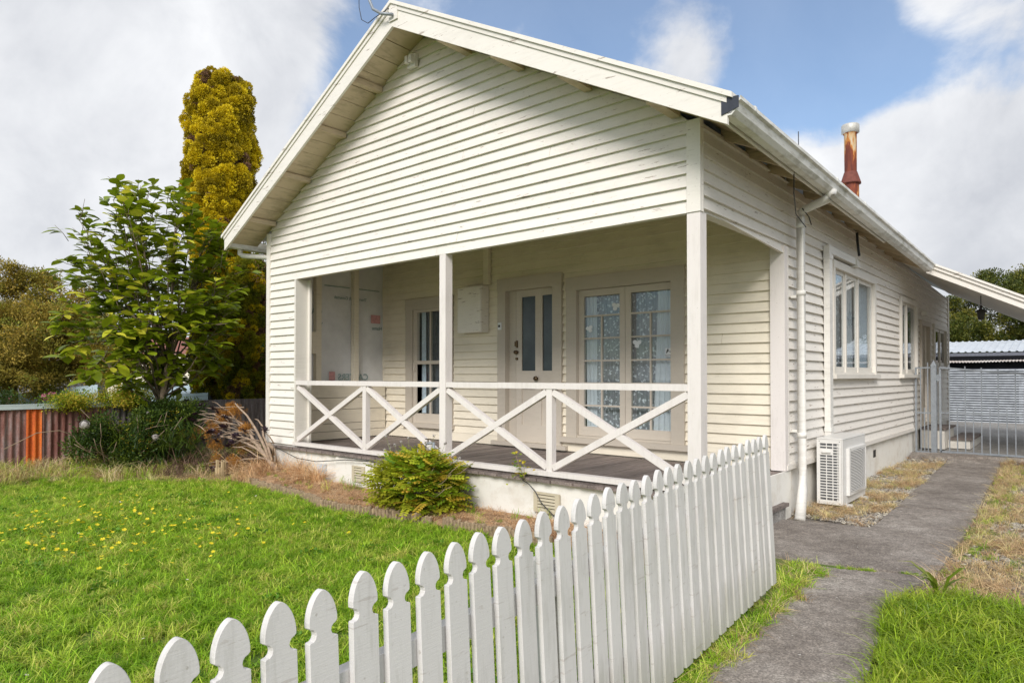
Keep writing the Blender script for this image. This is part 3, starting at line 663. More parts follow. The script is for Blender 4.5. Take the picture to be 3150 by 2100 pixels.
k = MB(); k.tube([B(-4.05, 1.96, -.075), B(-4.05, 1.96, -.045), B(-4.05, 1.96, -.015)], [.03, .03, .026], 14); k.build('door_lock', BRASS, fd, True)
k = MB(); k.tube([B(-4.05, 1.86, -.075), B(-4.05, 1.86, -.05)], [.02, .02], 12); pbox(B, -4.065, -4.035, 2.03, 2.14, -.075, -.055, k); pbox(B, -4.06, -4.04, 2.05, 2.12, -.03, -.02, k); k.build('door_lock', BRASS, fd)
# french doors
fw_ = win('french_doors', B, (-3.05, -1.235, .735, 2.99), (.175, .18, .185, 0), None, None, BEIGE, SASH, (.09, .075))
mb = MB()
for (a, b) in ((-2.872, -2.785), (-2.20, -2.118), (-2.112, -2.028), (-1.447, -1.418)): pbox(B, a, b, .765, 2.80, -.075, -.03, mb)
for (a, b) in ((-2.785, -2.20), (-2.028, -1.447)):
    pbox(B, a, b, .765, .89, -.075, -.03, mb); pbox(B, a, b, 2.71, 2.80, -.075, -.03, mb)
mb.build('door_stiles', SASH, fw_)
pbox(B, -2.875, -1.415, .735, .762, -.09, .01).build('threshold', BEIGE, fw_)
rows = [.89, 1.185, 1.498, 1.81, 2.12, 2.433, 2.71]
for (a, b) in ((-2.785, -2.20), (-2.028, -1.447)):
    m_ = (a+b)/2
    for z in rows[1:-1]: pbox(B, a, b, z-.011, z+.011, -.066, -.034).build('glazing_bar', SASH, fw_)
    pbox(B, m_-.012, m_+.012, .89, 2.422, -.067, -.033).build('glazing_bar', SASH, fw_)
    for z0, z1 in zip(rows[:-1], rows[1:]):
        cols = ((a, m_-.012), (m_+.012, b)) if z1 < 2.5 else ((a, b),)
        for (c0, c1) in cols: pbox(B, c0, c1, z0+.0112, z1-.0112, -.0525, -.0495).build('pane', GLASS, fw_)
# stickers on the glass
def butterfly(s, z, rot, sc=.07):
    pts = []
    for i in range(48):
        a = 2*math.pi*i/48; r = sc*(.38+.62*abs(math.cos(1.5*a))**.8)
        x, y = r*math.cos(a+rot), r*math.sin(a+rot)*.85; pts.append((s+x, z+y))
    MB().prism(pts, B, -.049, -.047).build('butterfly_sticker', BLINDM, fw_)
butterfly(-2.275, 2.545, .3); butterfly(-2.70, 2.26, .9, .062); butterfly(-1.945, 2.03, .5)
st = pbox(B, -1.53, -1.452, 1.845, 1.955, -.049, -.047).build('camera_sticker', BLINDM, fw_)
def BT(s, z, n): return Matrix(((1, 0, 0, s), (0, 0, -1, 2.2-n), (0, 1, 0, z), (0, 0, 0, 1)))
text_obj('sticker_lettering', 'CCTV', .030, BLACKP, st, BT(-1.491, 1.853, -.046))
k = MB(); k.prism([(-1.520, 1.893), (-1.508, 1.888), (-1.480, 1.930), (-1.490, 1.948), (-1.500, 1.945)], B, -.0465, -.0455); k.prism([(-1.487, 1.918), (-1.475, 1.905), (-1.462, 1.908), (-1.462, 1.912), (-1.475, 1.910), (-1.484, 1.923)], B, -.0465, -.0456); k.prism([(-1.463, 1.895), (-1.458, 1.895), (-1.458, 1.922), (-1.463, 1.922)], B, -.0465, -.0455)
k.build('sticker_camera_symbol', BLACKP, st)
# side windows
def sidewin(outer, lights, name='casement_window', sash=.045, hd=.085, fl=.085, z_in=(.11, .08)):
    s0, s1, z0, z1 = outer
    w = win(name, S, outer, (fl, fl, hd, .0), None, None, PALE, PALE, (.06, .06), .022, rec=-.05)
    za, zb = z0+.01, z1-hd
    bars = MB(); a = s0+fl; b = s1-fl
    edges = [a]+lights+[b]
    for e in lights: pbox(S, e-.03, e+.03, za, zb, -.07, -.012, bars)
    pbox(S, a, b, z0, za+.02, -.07, .006, bars)
    bars.build('mullion', PALE, w)
    for e0, e1 in zip(edges[:-1], edges[1:]):
        c0 = e0+(.03 if e0 != a else 0)+.003; c1 = e1-(.03 if e1 != b else 0)-.003
        m = MB(); pbox(S, c0, c0+sash, za+.022, zb-.003, -.06, -.028, m); pbox(S, c1-sash, c1, za+.022, zb-.003, -.06, -.028, m)
        pbox(S, c0+sash, c1-sash, zb-.055, zb-.003, -.06, -.028, m); pbox(S, c0+sash, c1-sash, za+.022, za+.095, -.06, -.028, m)
        m.build('sash', PALE, w)
        pbox(S, c0+sash, c1-sash, za+.095, zb-.055, -.040, -.036).build('pane', GLASS, w)
    return w
sidewin((4.05, 6.43, 1.62, 3.165), [4.77, 5.45], hd=.10)
sidewin((8.35, 9.90, 1.62, 3.06), [9.02])
w3 = sidewin((11.75, 13.5, 1.80, 2.76), [12.1, 12.75], hd=.1, fl=.06)
# side door
sdr = win('side_door', S, (10.22, 11.25, .62, 2.74), (.09, .09, .10, 0), None, None, BEIGE, SASH, (.02, .04), .03)
pbox(S, 10.31, 11.16, .62, 2.64, -.11, -.07).build('door_leaf', BEIGE, sdr)
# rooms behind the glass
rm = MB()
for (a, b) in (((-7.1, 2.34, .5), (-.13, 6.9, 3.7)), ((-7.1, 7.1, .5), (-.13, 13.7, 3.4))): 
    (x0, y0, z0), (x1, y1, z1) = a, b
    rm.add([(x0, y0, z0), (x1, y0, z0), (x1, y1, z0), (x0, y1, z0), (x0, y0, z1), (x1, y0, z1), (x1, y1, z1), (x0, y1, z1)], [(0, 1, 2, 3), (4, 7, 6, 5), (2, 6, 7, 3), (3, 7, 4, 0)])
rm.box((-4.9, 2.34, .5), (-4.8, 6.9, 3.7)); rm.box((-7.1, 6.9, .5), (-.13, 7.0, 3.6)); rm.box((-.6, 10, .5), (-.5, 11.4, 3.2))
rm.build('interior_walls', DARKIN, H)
# curtains
def curtain(nm, P, s0, s1, z0, z1, n, amp, waves, mat, label, taper=0.0, group=None):
    mb = MB(); ns, nz = int(waves*8), 14
    for i in range(ns+1):
        for j in range(nz+1):
            t_ = i/ns; v_ = j/nz; a0 = s0 + taper*(1-v_)*1.0; s = a0+(s1-a0)*t_
            mb.v.append(P(s, z0+(z1-z0)*v_, n+amp*math.sin(t_*waves*6.283+v_*.8)*(1-.3*v_)))
    for i in range(ns):
        for j in range(nz):
            k = i*(nz+1)+j; mb.f.append((k, k+nz+1, k+nz+2, k+1))
    return mb.build(nm, mat, None, True, label=label, cat='curtain', group=group)
curtain('curtain', B, -2.70, -1.40, .80, 2.82, -.16, .010, 11, LACE, 'floral lace curtain hanging flat behind the french doors')
curtain('curtain', B, -1.66, -1.43, .80, 2.82, -.125, .014, 4, SHEER, 'gathered pale sheer curtain at the right edge of the french doors', -.09)
curtain('curtain', B, -2.80, -2.62, .80, 2.82, -.125, .012, 3, SHEER, 'gathered pale sheer curtain at the left edge of the french doors', .0)
curtain('blind', B, -2.80, -2.56, .80, 2.14, -.21, .002, 1, BLINDM, 'white roller blind low behind the left french door')['category'] = 'blind'
curtain('curtain', S, 4.16, 4.80, 1.65, 3.08, -.085, .012, 5, LACE, 'patterned net curtain behind the left light of the big side window')
curtain('curtain', S, 4.95, 5.5, 1.65, 3.08, -.10, .02, 4, SHEER, 'pale curtain drawn at the middle of the big side window')
curtain('curtain', S, 5.62, 6.3, 1.65, 3.08, -.10, .02, 5, FABRIC, 'blue grey curtain behind the right light of the big side window')
curtain('curtain', B, -6.285, -6.17, .95, 2.72, -.13, .012, 2, FABRIC, 'blue curtain edge behind the sash window by the veranda end')
curtain('curtain', B, -6.17, -5.66, .95, 2.74, -.16, .008, 5, simple('charcoal_fabric', (.13, .14, .15), .9, bump=0), 'charcoal net curtain behind the sash window by the veranda end')

# --- foundation and deck
fo = MB(); fo.box((-7.30, .035, -.1), (-.03, .13, .475)); fo.box((-.13, .035, -.1), (-.02, 2.2, .475)); fo.box((-7.30, .035, -.1), (-7.2, 13.8, .5))
fo.box((-.16, 2.19, -.1), (.0, 2.36, .53)); fo.box((-.16, 2.36, -.1), (-.045, 13.8, .53)); 
fo.box((-.018, .036, -.1), (.006, 2.188, .518)); foundation = fo.build('foundation', STUCCO, H)
pbox(F, -5.50, -4.72, .0, .455, -.034, -.012).build('access_panel', STUCCO, foundation)
def vent(s0, s1, z0, z1):
    f = MB(); b_ = .022
    pbox(F, s0, s0+b_+.03, z0, z1, -.015, .012, f); pbox(F, s1-b_-.03, s1, z0, z1, -.015, .012, f); pbox(F, s0+b_+.03, s1-b_-.03, z0, z0+b_, -.015, .012, f); pbox(F, s0+b_+.03, s1-b_-.03, z1-b_, z1, -.015, .012, f)
    v = f.build('air_vent', VENT, foundation)
    k = MB(); pbox(F, s0+.03, s1-.03, z0+.01, z1-.01, -.014, -.010, k)
    kk = k.build('vent_dark_plate', BLACKP, foundation)  # black plate standing in for the dark inside the vent
    k = MB(); h = (z1-z0-2*b_)/5
    for i in range(5):
        za = z0+b_+i*h; k.hexa([F(s0+.05, za, .012), F(s1-.05, za, .012), F(s1-.05, za+.004, .012), F(s0+.05, za+.004, .012), F(s0+.05, za+h*.62, -.006), F(s1-.05, za+h*.62, -.006), F(s1-.05, za+h*.62+.004, -.006), F(s0+.05, za+h*.62+.004, -.006)])
    k.build('vent_louvres', VENT, foundation)
vent(-5.10, -4.83, .155, .37); vent(-1.895, -1.56, .16, .37)
pbox(S, 6.43, 6.60, .28, .40, -.044, -.042).build('vent_dark_plate', BLACKP, foundation)  # flat black plate painted as a dark vent recess
dk0 = MB(); dk0.box((-7.2, .14, .40), (-.02, 2.2, .478)); deck = dk0.build('veranda_floor', ENDGRAIN, H)
x = -7.195
while x < -.03:
    w = .094; e = random.uniform(-.012, .012); z = .512+random.uniform(-.002, .002)
    MB().box((x, -.035+e, .480), (min(x+w-.006, -.0), 2.195, z)).build('deck_board', DECK, deck); x += w
# --- railing
rail = pbox(F, -6.52, -3.37, 1.462, 1.527, -.085, .004).build('railing', POSTW, H)
pbox(F, -3.25, -.126, 1.462, 1.525, -.085, .004).build('rail', POSTW, rail)
pbox(F, -6.60, -.0, .545, .598, -.09, .004).build('bottom_plate', POSTW, rail)
pbox(F, -6.52, -.02, .512, .545, -.07, -.03).build('gap_strip', ENDGRAIN, rail)  # dark strip set back in the gap under the bottom plate
for (a, b) in ((-4.885, -4.812), (-1.735, -1.66)): pbox(F, a, b, .598, 1.462, -.078, -.004).build('baluster', POSTW, rail)
def brace(s0, z0, s1, z1, n):
    w = .066; d = Vector((s1-s0, z1-z0)).normalized(); q = Vector((-d.y, d.x))*w/2
    MB().prism([(s0+q.x, z0+q.y), (s0-q.x, z0-q.y), (s1-q.x, z1-q.y), (s1+q.x, z1+q.y)], F, n-.058, n).build('brace', POSTW, rail)
for (a, b) in ((-6.50, -4.89), (-4.81, -3.375), (-3.245, -1.74), (-1.655, -.13)):
    brace(a, .635, b, 1.43, -.006); brace(a, 1.43, b, .635, -.0105)
pbox(F, -3.368, -3.262, .545, 3.082, -.115, -.002).build('veranda_post', POSTW, H)
pbox(F, -.128, .0, .49, 3.066, -.13, -.002).build('veranda_post', POSTW, H)
# bits on the veranda
mbx = pbox(B, -5.10, -4.575, 2.285, 3.005, .002, .17).build('meter_box', WHITE, H)
pbox(B, -5.085, -4.590, 2.30, 2.990, .17, .180).build('box_door', WHITE, mbx)
pbox(B, -4.645, -4.53, 3.03, 3.84, .002, .06).build('conduit_cover', CREAM, H)
bl = pbox(B, -4.345, -4.275, 2.31, 2.42, .031, .045).build('door_bell', BLINDM, H)
pbox(B, -4.325, -4.297, 2.35, 2.385, .045, .056).build('bell_button', BLACKP, bl)
# bits on the gable
lt = pbox(F, -3.90, -3.76, 5.48, 5.64, .0, .06).build('security_light', PLASTIC, H)
pbox(F, -3.885, -3.84, 5.52, 5.61, .06, .12).build('lamp_head', PLASTIC, lt); pbox(F, -3.81, -3.765, 5.52, 5.61, .06, .12).build('lamp_head', PLASTIC, lt)
# --- roof
XL0, XR0 = -7.83, .50
rf = MB()
def rz(x, y, up): return 5.86-.53*abs(x+3.69)-FALL*max(0, y)+up
for (xa, xb) in ((XL0+.12, -3.69), (-3.69, XR0-.06)):
    rf.hexa([(xa, -.47, rz(xa, 0, .105)), (xb, -.47, rz(xb, 0, .105)), (xb, 13.9, rz(xb, 13.9, .105)), (xa, 13.9, rz(xa, 13.9, .105)), (xa, -.47, rz(xa, 0, .145)), (xb, -.47, rz(xb, 0, .145)), (xb, 13.9, rz(xb, 13.9, .145)), (xa, 13.9, rz(xa, 13.9, .145))])
roof = rf.build('roof', ZINC, H)
# soffit lining boards under the front overhang
for side in (-1, 1):
    k = 0; d = .0
    while d < 4.02:
        d2 = min(d+.232, 4.06); xa, xb = -3.69+side*d, -3.69+side*(d2-.010); z = .0+random.uniform(-.0015, .0015)
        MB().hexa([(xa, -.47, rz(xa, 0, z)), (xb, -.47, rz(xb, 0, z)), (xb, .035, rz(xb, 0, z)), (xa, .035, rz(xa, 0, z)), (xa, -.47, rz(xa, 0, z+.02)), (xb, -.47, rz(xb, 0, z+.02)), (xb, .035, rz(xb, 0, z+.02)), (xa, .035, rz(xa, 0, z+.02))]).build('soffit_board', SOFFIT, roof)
        d = d2
    for d in (.42, .80+.02, 1.62, 2.50, 3.46):
        if d == .42: continue
        xc = -3.69+side*d; 
        zc = rz(xc, 0, -.035)
        MB().beam((xc, -.47, zc), (xc, .0, zc), .09, .07).build('purlin_end', SOFFIT, roof)
# lining over the side eaves, rafters, fascia, gutter
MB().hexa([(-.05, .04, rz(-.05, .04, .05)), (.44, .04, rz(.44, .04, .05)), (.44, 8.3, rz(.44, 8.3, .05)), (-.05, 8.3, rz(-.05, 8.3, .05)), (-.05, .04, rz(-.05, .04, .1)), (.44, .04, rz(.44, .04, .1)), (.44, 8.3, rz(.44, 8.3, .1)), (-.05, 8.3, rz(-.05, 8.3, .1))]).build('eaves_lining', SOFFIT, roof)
y = .55
while y < 8.2:
    MB().hexa([(-.04, y, rz(-.04, y, -.05)), (.40, y, rz(.40, y, -.02)), (.40, y+.048, rz(.40, y, -.02)), (-.04, y+.048, rz(-.04, y, -.05)), (-.04, y, rz(-.04, y, .05)), (.40, y, rz(.40, y, .05)), (.40, y+.048, rz(.40, y, .05)), (-.04, y+.048, rz(-.04, y, .05))]).build('rafter', SOFFIT, roof)
    y += .61
def along(P2, y0, y1, mat, name, parent):
    mb = MB(); m = len(P2)
    for yy in (y0, y1):
        for (x, z) in P2: mb.v.append((x, yy, z-FALL*max(0, yy)))
    mb.f = [tuple(reversed(range(m))), tuple(m+i for i in range(m))]+[(i, (i+1) % m, m+(i+1) % m, m+i) for i in range(m)]
    return mb.build(name, mat, parent)
along([(.385, 3.645), (.41, 3.645), (.41, 3.79), (.385, 3.79)], -.46, 5.2, PALE, 'fascia', roof)
along([(.385, 3.70), (.41, 3.70), (.41, 3.79), (.385, 3.79)], 5.21, 8.25, PALE, 'fascia', roof)
gp = [(.415, 3.80), (.412, 3.675), (.43, 3.655), (.50, 3.655), (.535, 3.69), (.55, 3.745), (.575, 3.76), (.575, 3.79), (.567, 3.79), (.565, 3.77), (.545, 3.755), (.525, 3.70), (.495, 3.668), (.43, 3.668), (.422, 3.68), (.425, 3.80)]
gt = along(gp, -.50, 8.24, GUTTER, 'gutter', roof)
for y in (-.20, 2.15, 3.35, 6.0): along([(a*1.0+(.003 if a > .5 else -.0), b-.003) for a, b in gp[1:8]]+[(.572, 3.80), (.42, 3.80)], y, y+.035, GUTTER, 'gutter_bracket', roof)
along([(.42, 3.665), (.56, 3.70), (.56, 3.79), (.42, 3.80)], -.512, -.502, DARKMETAL, 'gutter_end', roof)
along([(-7.80, 3.80), (-7.80, 3.66), (-7.93, 3.66), (-7.95, 3.79)], -.40, 8.24, GUTTER, 'gutter', roof)
# barge boards
def barge(side):
    xo = -3.66+side*4.125; zt = lambda x: 6.005-.54*abs(x+3.66); t_ = .235
    MB().prism([(-3.66, zt(-3.66)-t_-.005), (xo, zt(xo)-t_+.045), (xo, zt(xo)), (-3.66, zt(-3.66))], F, .47, .502).build('barge_board', WHITE, roof)
    # capping flashing: two stepped folds
    xe = xo+side*.05
    MB().prism([(-3.66, zt(-3.66)-.022), (xo, zt(xo)-.022), (xo, zt(xo)+.036), (-3.66, zt(-3.66)+.036)], F, .503, .516).build('barge_flashing', WHITE, roof)
    MB().prism([(-3.66, zt(-3.66)+.030), (xe, zt(xe)+.030), (xe, zt(xe)+.074), (-3.66, zt(-3.66)+.074)], F, .36, .535).build('barge_cap', WHITE, roof)
barge(-1); barge(1)
# chimney flue
fl = MB(); fc = (-.365, 6.5, 0)
fl.lathe([(.125, 3.9), (.125, 4.80)], fc, 28); flue = fl.build('flue', RUST, H, True)
k = MB(); k.lathe([(.093, 4.95), (.096, 5.60), (.11, 5.615), (.11, 5.63), (.09, 5.64), (.09, 5.70)], fc, 28); k.build('flue_pipe', RUST, flue, True)
k = MB(); k.lathe([(.10, 4.975), (.155, 4.80), (.157, 4.775), (.13, 4.79)], fc, 28); k.build('flue_skirt', simple('rusty_skirt', (.16, .05, .035), .8), flue, True)
k = MB(); k.lathe([(.10, 5.62), (.135, 5.63), (.137, 5.75), (.125, 5.765), (.0, 5.785)], fc, 28); k.build('flue_cap', simple('dull_cap_metal', (.52, .50, .45), .5, .3), flue, True)
MB().tube([(-1.04, 6, 5.1), (-1.04, 6, 5.68)], .008, 6).build('aerial', DARKMETAL, H)
# service mast at the apex
k = MB(); k.tube([(-3.60, -.54, 5.87), (-3.74, -.60, 5.905), (-3.86, -.63, 5.99), (-3.91, -.64, 6.10), (-3.92, -.64, 6.35), (-3.92, -.64, 6.6)], .018, 10); k.build('service_mast', GALV, H, True)
MB().tube([(-3.70, -.52, 5.99), (-3.86, -.6, 5.90), (-3.97, -.62, 5.86), (-4.07, -.64, 5.93), (-4.12, -.64, 6.1), (-4.13, -.64, 6.5)], .005, 6).build('service_cable', DARKMETAL, H, True)
pbox(F, -3.70, -3.55, 5.82, 5.98, .503, .52).build('mast_bracket', WHITE, H)
# downpipes
k = MB(); k.tube([(.50, 2.18, 3.62), (.50, 2.18, 3.57), (.485, 2.18, 3.535), (.44, 2.19, 3.525), (.16, 2.38, 3.50), (.115, 2.42, 3.475), (.105, 2.42, 3.42), (.105, 2.42, .55), (.13, 2.36, .30), (.17, 2.12, .0)], [.058, .052, .050, .048, .047, .048, .047, .047, .052, .058], 18)
dp = k.build('downpipe', PLASTIC, H, True)
for z in (2.55, 3.33, .92): MB().tube([(.105, 2.42, z-.03), (.105, 2.42, z+.03)], .051, 18).build('pipe_collar', PLASTIC, dp, True)
for z in (2.50, .95): MB().box((.0, 2.40, z), (.06, 2.44, z+.03)).build('pipe_bracket', PLASTIC, dp)
k = MB(); k.tube([(-7.86, -.2, 3.66), (-7.86, -.2, 3.58), (-7.82, -.18, 3.545), (-7.46, .05, 3.51), (-7.42, .08, 3.47), (-7.42, .08, .1)], .04, 12); k.build('downpipe', PLASTIC, H, True)
dc = pbox(S, 3.66, 3.79, .62, 3.30, .001, .075).build('pipe_duct', PLASTIC, H)
pbox(S, 3.79, 4.98, 3.20, 3.30, .001, .07).build('duct_cover', PLASTIC, dc)
MB().hexa([S(4.98, 3.17, .001), S(5.14, 3.17, .001), S(5.14, 3.17, .10), S(4.98, 3.17, .10), S(4.98, 3.30, .001), S(5.08, 3.30, .001), S(5.08, 3.30, .075), S(4.98, 3.30, .075)]).build('duct_end', PLASTIC, dc)
for z in (.88, 3.12): pbox(S, 3.65, 3.80, z, z+.05, .001, .085).build('duct_joint', PLASTIC, dc)
k = MB(); k.tube([(.12, 4.96, 3.32), (.10, 4.96, 3.5), (.09, 4.97, 3.66)], .018, 8); k.build('cable_conduit', BLACKP, H)
k = MB(); k.tube([(.41, 1.25, 3.62), (.36, 1.4, 3.45), (.22, 1.9, 3.35), (.2, 2.3, 3.28)], .006, 5); k.tube([(.16, 2.3, 3.5), (.2, 2.4, 3.42), (.2, 2.5, 3.34)], .006, 5); k.build('loose_cable', BLACKP, H)
pbox(S, 10.35, 10.47, 2.83, 2.92, .0, .10).build('wall_light', PLASTIC, H)
# carport roof carried on by the main roof
cp = MB()
def cz(x, y, up): return 5.86-.53*abs(x+3.69)-FALL*8.3-.012*(y-8.3)+up
cp.hexa([(.0, 8.33, cz(.0, 8.33, .09)), (4.4, 8.33, cz(4.4, 8.33, .09)), (4.4, 13.9, cz(4.4, 13.9, .09)), (.0, 13.9, cz(.0, 13.9, .09)), (.0, 8.33, cz(.0, 8.33, .13)), (4.4, 8.33, cz(4.4, 8.33, .13)), (4.4, 13.9, cz(4.4, 13.9, .13)), (.0, 13.9, cz(.0, 13.9, .13))])
carport = cp.build('carport_roof', ZINC, H)
y = 8.36
while y < 13.85:
    MB().hexa([(.0, y, cz(.0, y, 0)), (4.3, y, cz(4.3, y, 0)), (4.3, y+.135, cz(4.3, y, 0)), (.0, y+.135, cz(0, y, 0)), (.0, y, cz(.0, y, .05)), (4.3, y, cz(4.3, y, .05)), (4.3, y+.135, cz(4.3, y, .05)), (.0, y+.135, cz(0, y, .05))]).build('lining_board', PALE, carport); y += .142
def vb(a, b, n, y, name): MB().hexa([(.42, y, cz(.42, 8.3, a)), (4.4, y, cz(4.4, 8.3, a)), (4.4, y+n, cz(4.4, 8.3, a)), (.42, y+n, cz(.42, 8.3, a)), (.42, y, cz(.42, 8.3, b)), (4.4, y, cz(4.4, 8.3, b)), (4.4, y+n, cz(4.4, 8.3, b)), (.42, y+n, cz(.42, 8.3, b))]).build(name, WHITE, carport)
vb(-.03, .10, .03, 8.30, 'verge_board'); vb(.085, .165, .03, 8.268, 'verge_flashing'); vb(.15, .19, .09, 8.24, 'verge_cap')
vb(-.05, .03, .03, 13.87, 'verge_board')
for xx in (4.1,):
    for yy in (8.5, 13.5): MB().box((xx-.05, yy-.05, 0), (xx+.05, yy+.05, cz(xx, yy, 0))).build('carport_post', POSTW, carport)
# ------------------------------------------------------------------ picket fence
FN = thing('picket_fence', (.95, -2.5, 0), 'white painted picket fence running beside the concrete path', 'fence')
s_ax = Vector((-.064, 1, 0)).normalized()
def ztop(y): return float(np.interp(y, [-5.8, -5.13, -4.27, -3.39, -2.6, -1.69, -.78, 0], [1.03, 1.034, 1.065, 1.092, 1.122, 1.151, 1.182, 1.2]))
def zbot(y): return float(np.interp(y, [-5.8, -2.5, -.7], [.06, .07, .125]))
def pk_outline(Hh):
    w = .0455; o = [(w, 0), (w, Hh-.128), (w-.004, Hh-.126)]
    for i in range(7):
        a = -math.pi/2 - math.pi*i/6*.95; o.append((w-.004+.0165*math.cos(a)*1.05, Hh-.1095+.0165*math.sin(a)))
    o.append((w-.001, Hh-.088))
    for i in range(1, 13):
        t_ = i/12; z = .088*math.sin(t_*math.pi/2)**.95; og = max(0, w-.1078+math.sqrt(max(0, .1078**2-z*z))); ci = w*math.sqrt(max(0, 1-(z/.088)**2))
        o.append((.38*og+.62*ci if t_ < 1 else 0.0, Hh-.088+z))
    left = [(-x, z) for x, z in reversed(o[:-1])]
    return o+left
def fx(y, z): return .80-.064*y+.052*(1.1-z)
for k in range(38):
    y = -.777-.128*k+random.uniform(-.004, .004); zb = zbot(y); zt = ztop(y)+random.uniform(-.006, .006); hh = zt-zb
    m = MB(); m.prism(pk_outline(hh), lambda a, z, n: (a, -n, z), -.0105, .0105)
    bm = bmesh.new(); me = m.mesh('picket', PICKET, None); bm.from_mesh(me)
    bmesh.ops.bevel(bm, geom=[e for e in bm.edges if e.is_manifold and e.calc_face_angle(0) > 1.2], offset=.0018, segments=1, affect='EDGES'); bm.to_mesh(me); bm.free()
    o = bpy.data.objects.new('picket', me); finish(o, FN)
    pz = Vector((-.052, -.0033, 1)).normalized(); sa = (s_ax + Vector((0, 0, random.uniform(-.008, .008)))).normalized(); nn = sa.cross(pz).normalized(); pz2 = nn.cross(sa)
    M = Matrix((sa, -nn, pz2)).transposed().to_4x4(); M.translation = Vector((fx(y, zb)+random.uniform(-.002, .002), y, zb))-Vector((.95, -2.5, 0))
    o.matrix_local = M
for (za, zb_) in ((.755, .835), (.26, .34)):
    m = MB()
    for (ya, yb) in ((-3.46, -.70), (-5.9, -3.475)):
        dz_a, dz_b = (ztop(ya)-1.1)*.55, (ztop(yb)-1.1)*.55
        if ya < -5: dz_a -= .01; dz_b -= .008
        v = []
        for z0, z1, yy, dd in ((za, zb_, ya, dz_a), (za, zb_, yb, dz_b)):
            for z in (z0+dd, z1+dd):
                x1 = fx(yy, z)-.012; v += [(x1-.042, yy, z), (x1, yy, z)]
        MB().add(v, [(0, 1, 3, 2), (4, 6, 7, 5), (0, 4, 5, 1), (2, 3, 7, 6), (0, 2, 6, 4), (1, 5, 7, 3)]).build('fence_rail', PICKET, FN)
for y in (-.80, -3.47, -5.8):
    zt = .86
    a = MB(); a.hexa([(fx(y, 0)-.15, y-.045, -.1), (fx(y, 0)-.057, y-.045, -.1), (fx(y, 0)-.057, y+.045, -.1), (fx(y, 0)-.15, y+.045, -.1), (fx(y, zt)-.15, y-.045, zt), (fx(y, zt)-.057, y-.045, zt), (fx(y, zt)-.057, y+.045, zt), (fx(y, zt)-.15, y+.045, zt)]); a.build('fence_post', PICKET, FN)
# ------------------------------------------------------------------ steel gate
G = thing('metal_gate', (1.2, 9.5, .1), 'galvanised steel driveway gate with vertical bars and a dipping top rail', 'gate')
def bar(a, b, w=.022, n='gate_bar', par=G, rnd=False):
    m = MB()
    if rnd: m.tube([a, b], w/2, 10)
    else: m.beam(a, b, w, w)
    return m.build(n, GALV, par)
yg = 9.50
def topz(x): return 1.76-.135*math.sin(min(1, max(0, (x-.45)/1.9))*math.pi/2)
pts = [(x, yg, topz(x)) for x in np.linspace(.445, 3.4, 22)]
MB().tube(pts, .014, 8).build('top_rail', GALV, G); MB().tube([(x, yg-.03, z-.012-.02*(i/21)) for i, (x, y, z) in enumerate(pts)], .008, 6).build('top_rail', GALV, G)
bar((.445, yg, .14), (.445, yg, 1.76), .034, 'gate_frame'); bar((3.4, yg, .14), (3.4, yg, 1.6), .034, 'gate_frame')
bar((.445, yg, .155), (3.4, yg, .155), .034, 'gate_frame'); bar((.445, yg, .895), (3.4, yg, .895), .026, 'mid_rail')
i = 0; x = .59
while x < 3.35:
    tall = i % 2 == 0; bar((x, yg, .16), (x, yg, topz(x)+.06 if tall else 1.01), .018); x += .1262; i += 1
FP = thing('gate_side_panel', (.05, 9.5, .1), 'narrow fixed panel of galvanised bars between the house wall and the gate post', 'fence panel')
bar((-.20+.24, yg, .12), (-.20+.24, yg, 1.76), .03, 'panel_frame', FP)
for (z) in (.13, .884, 1.755): bar((.03, yg, z), (.30, yg, z), .026, 'panel_rail', FP)
bar((.12, yg, .13), (.12, yg, 1.755), .018, 'panel_bar', FP); bar((.18, yg, .13), (.18, yg, .98), .018, 'panel_bar', FP); bar((.24, yg, .13), (.24, yg, 1.86), .018, 'panel_bar', FP)
m = MB(); m.box((.295, 9.455, -.02), (.385, 9.545, 1.80)); m.add([(.295, 9.455, 1.80), (.385, 9.455, 1.80), (.385, 9.545, 1.80), (.295, 9.545, 1.80), (.34, 9.5, 1.905)], [(0, 1, 4), (1, 2, 4), (2, 3, 4), (3, 0, 4)])
GP = m.build('gate_post', GALV, None, label='thick galvanised post with a pointed cap beside the gate', cat='gate post')
MB().box((.386, 9.47, 1.50), (.43, 9.52, 1.62)).build('gate_latch', GALV, G)
# ------------------------------------------------------------------ heat pump
AC = thing('heat_pump_unit', (.22, 3.6, 0), 'white outdoor heat pump unit standing against the side wall', 'heat pump')
x0, x1, y0, y1, z0, z1 = .07, .365, 3.09, 4.14, .045, .845
m = MB(); m.box((x0, y0+.012, z0), (x1-.012, y1, z1-.02)); body = m.build('casing', ACW, AC)
m = MB(); m.box((x0-.006, y0-.004, z1-.02), (x1+.004, y1+.005, z1)); top = m.build('top_cover', ACW, AC)
me = top.data; bm = bmesh.new(); bm.from_mesh(me); bmesh.ops.bevel(bm, geom=list(bm.edges), offset=.008, segments=2, affect='EDGES'); bm.to_mesh(me); bm.free()
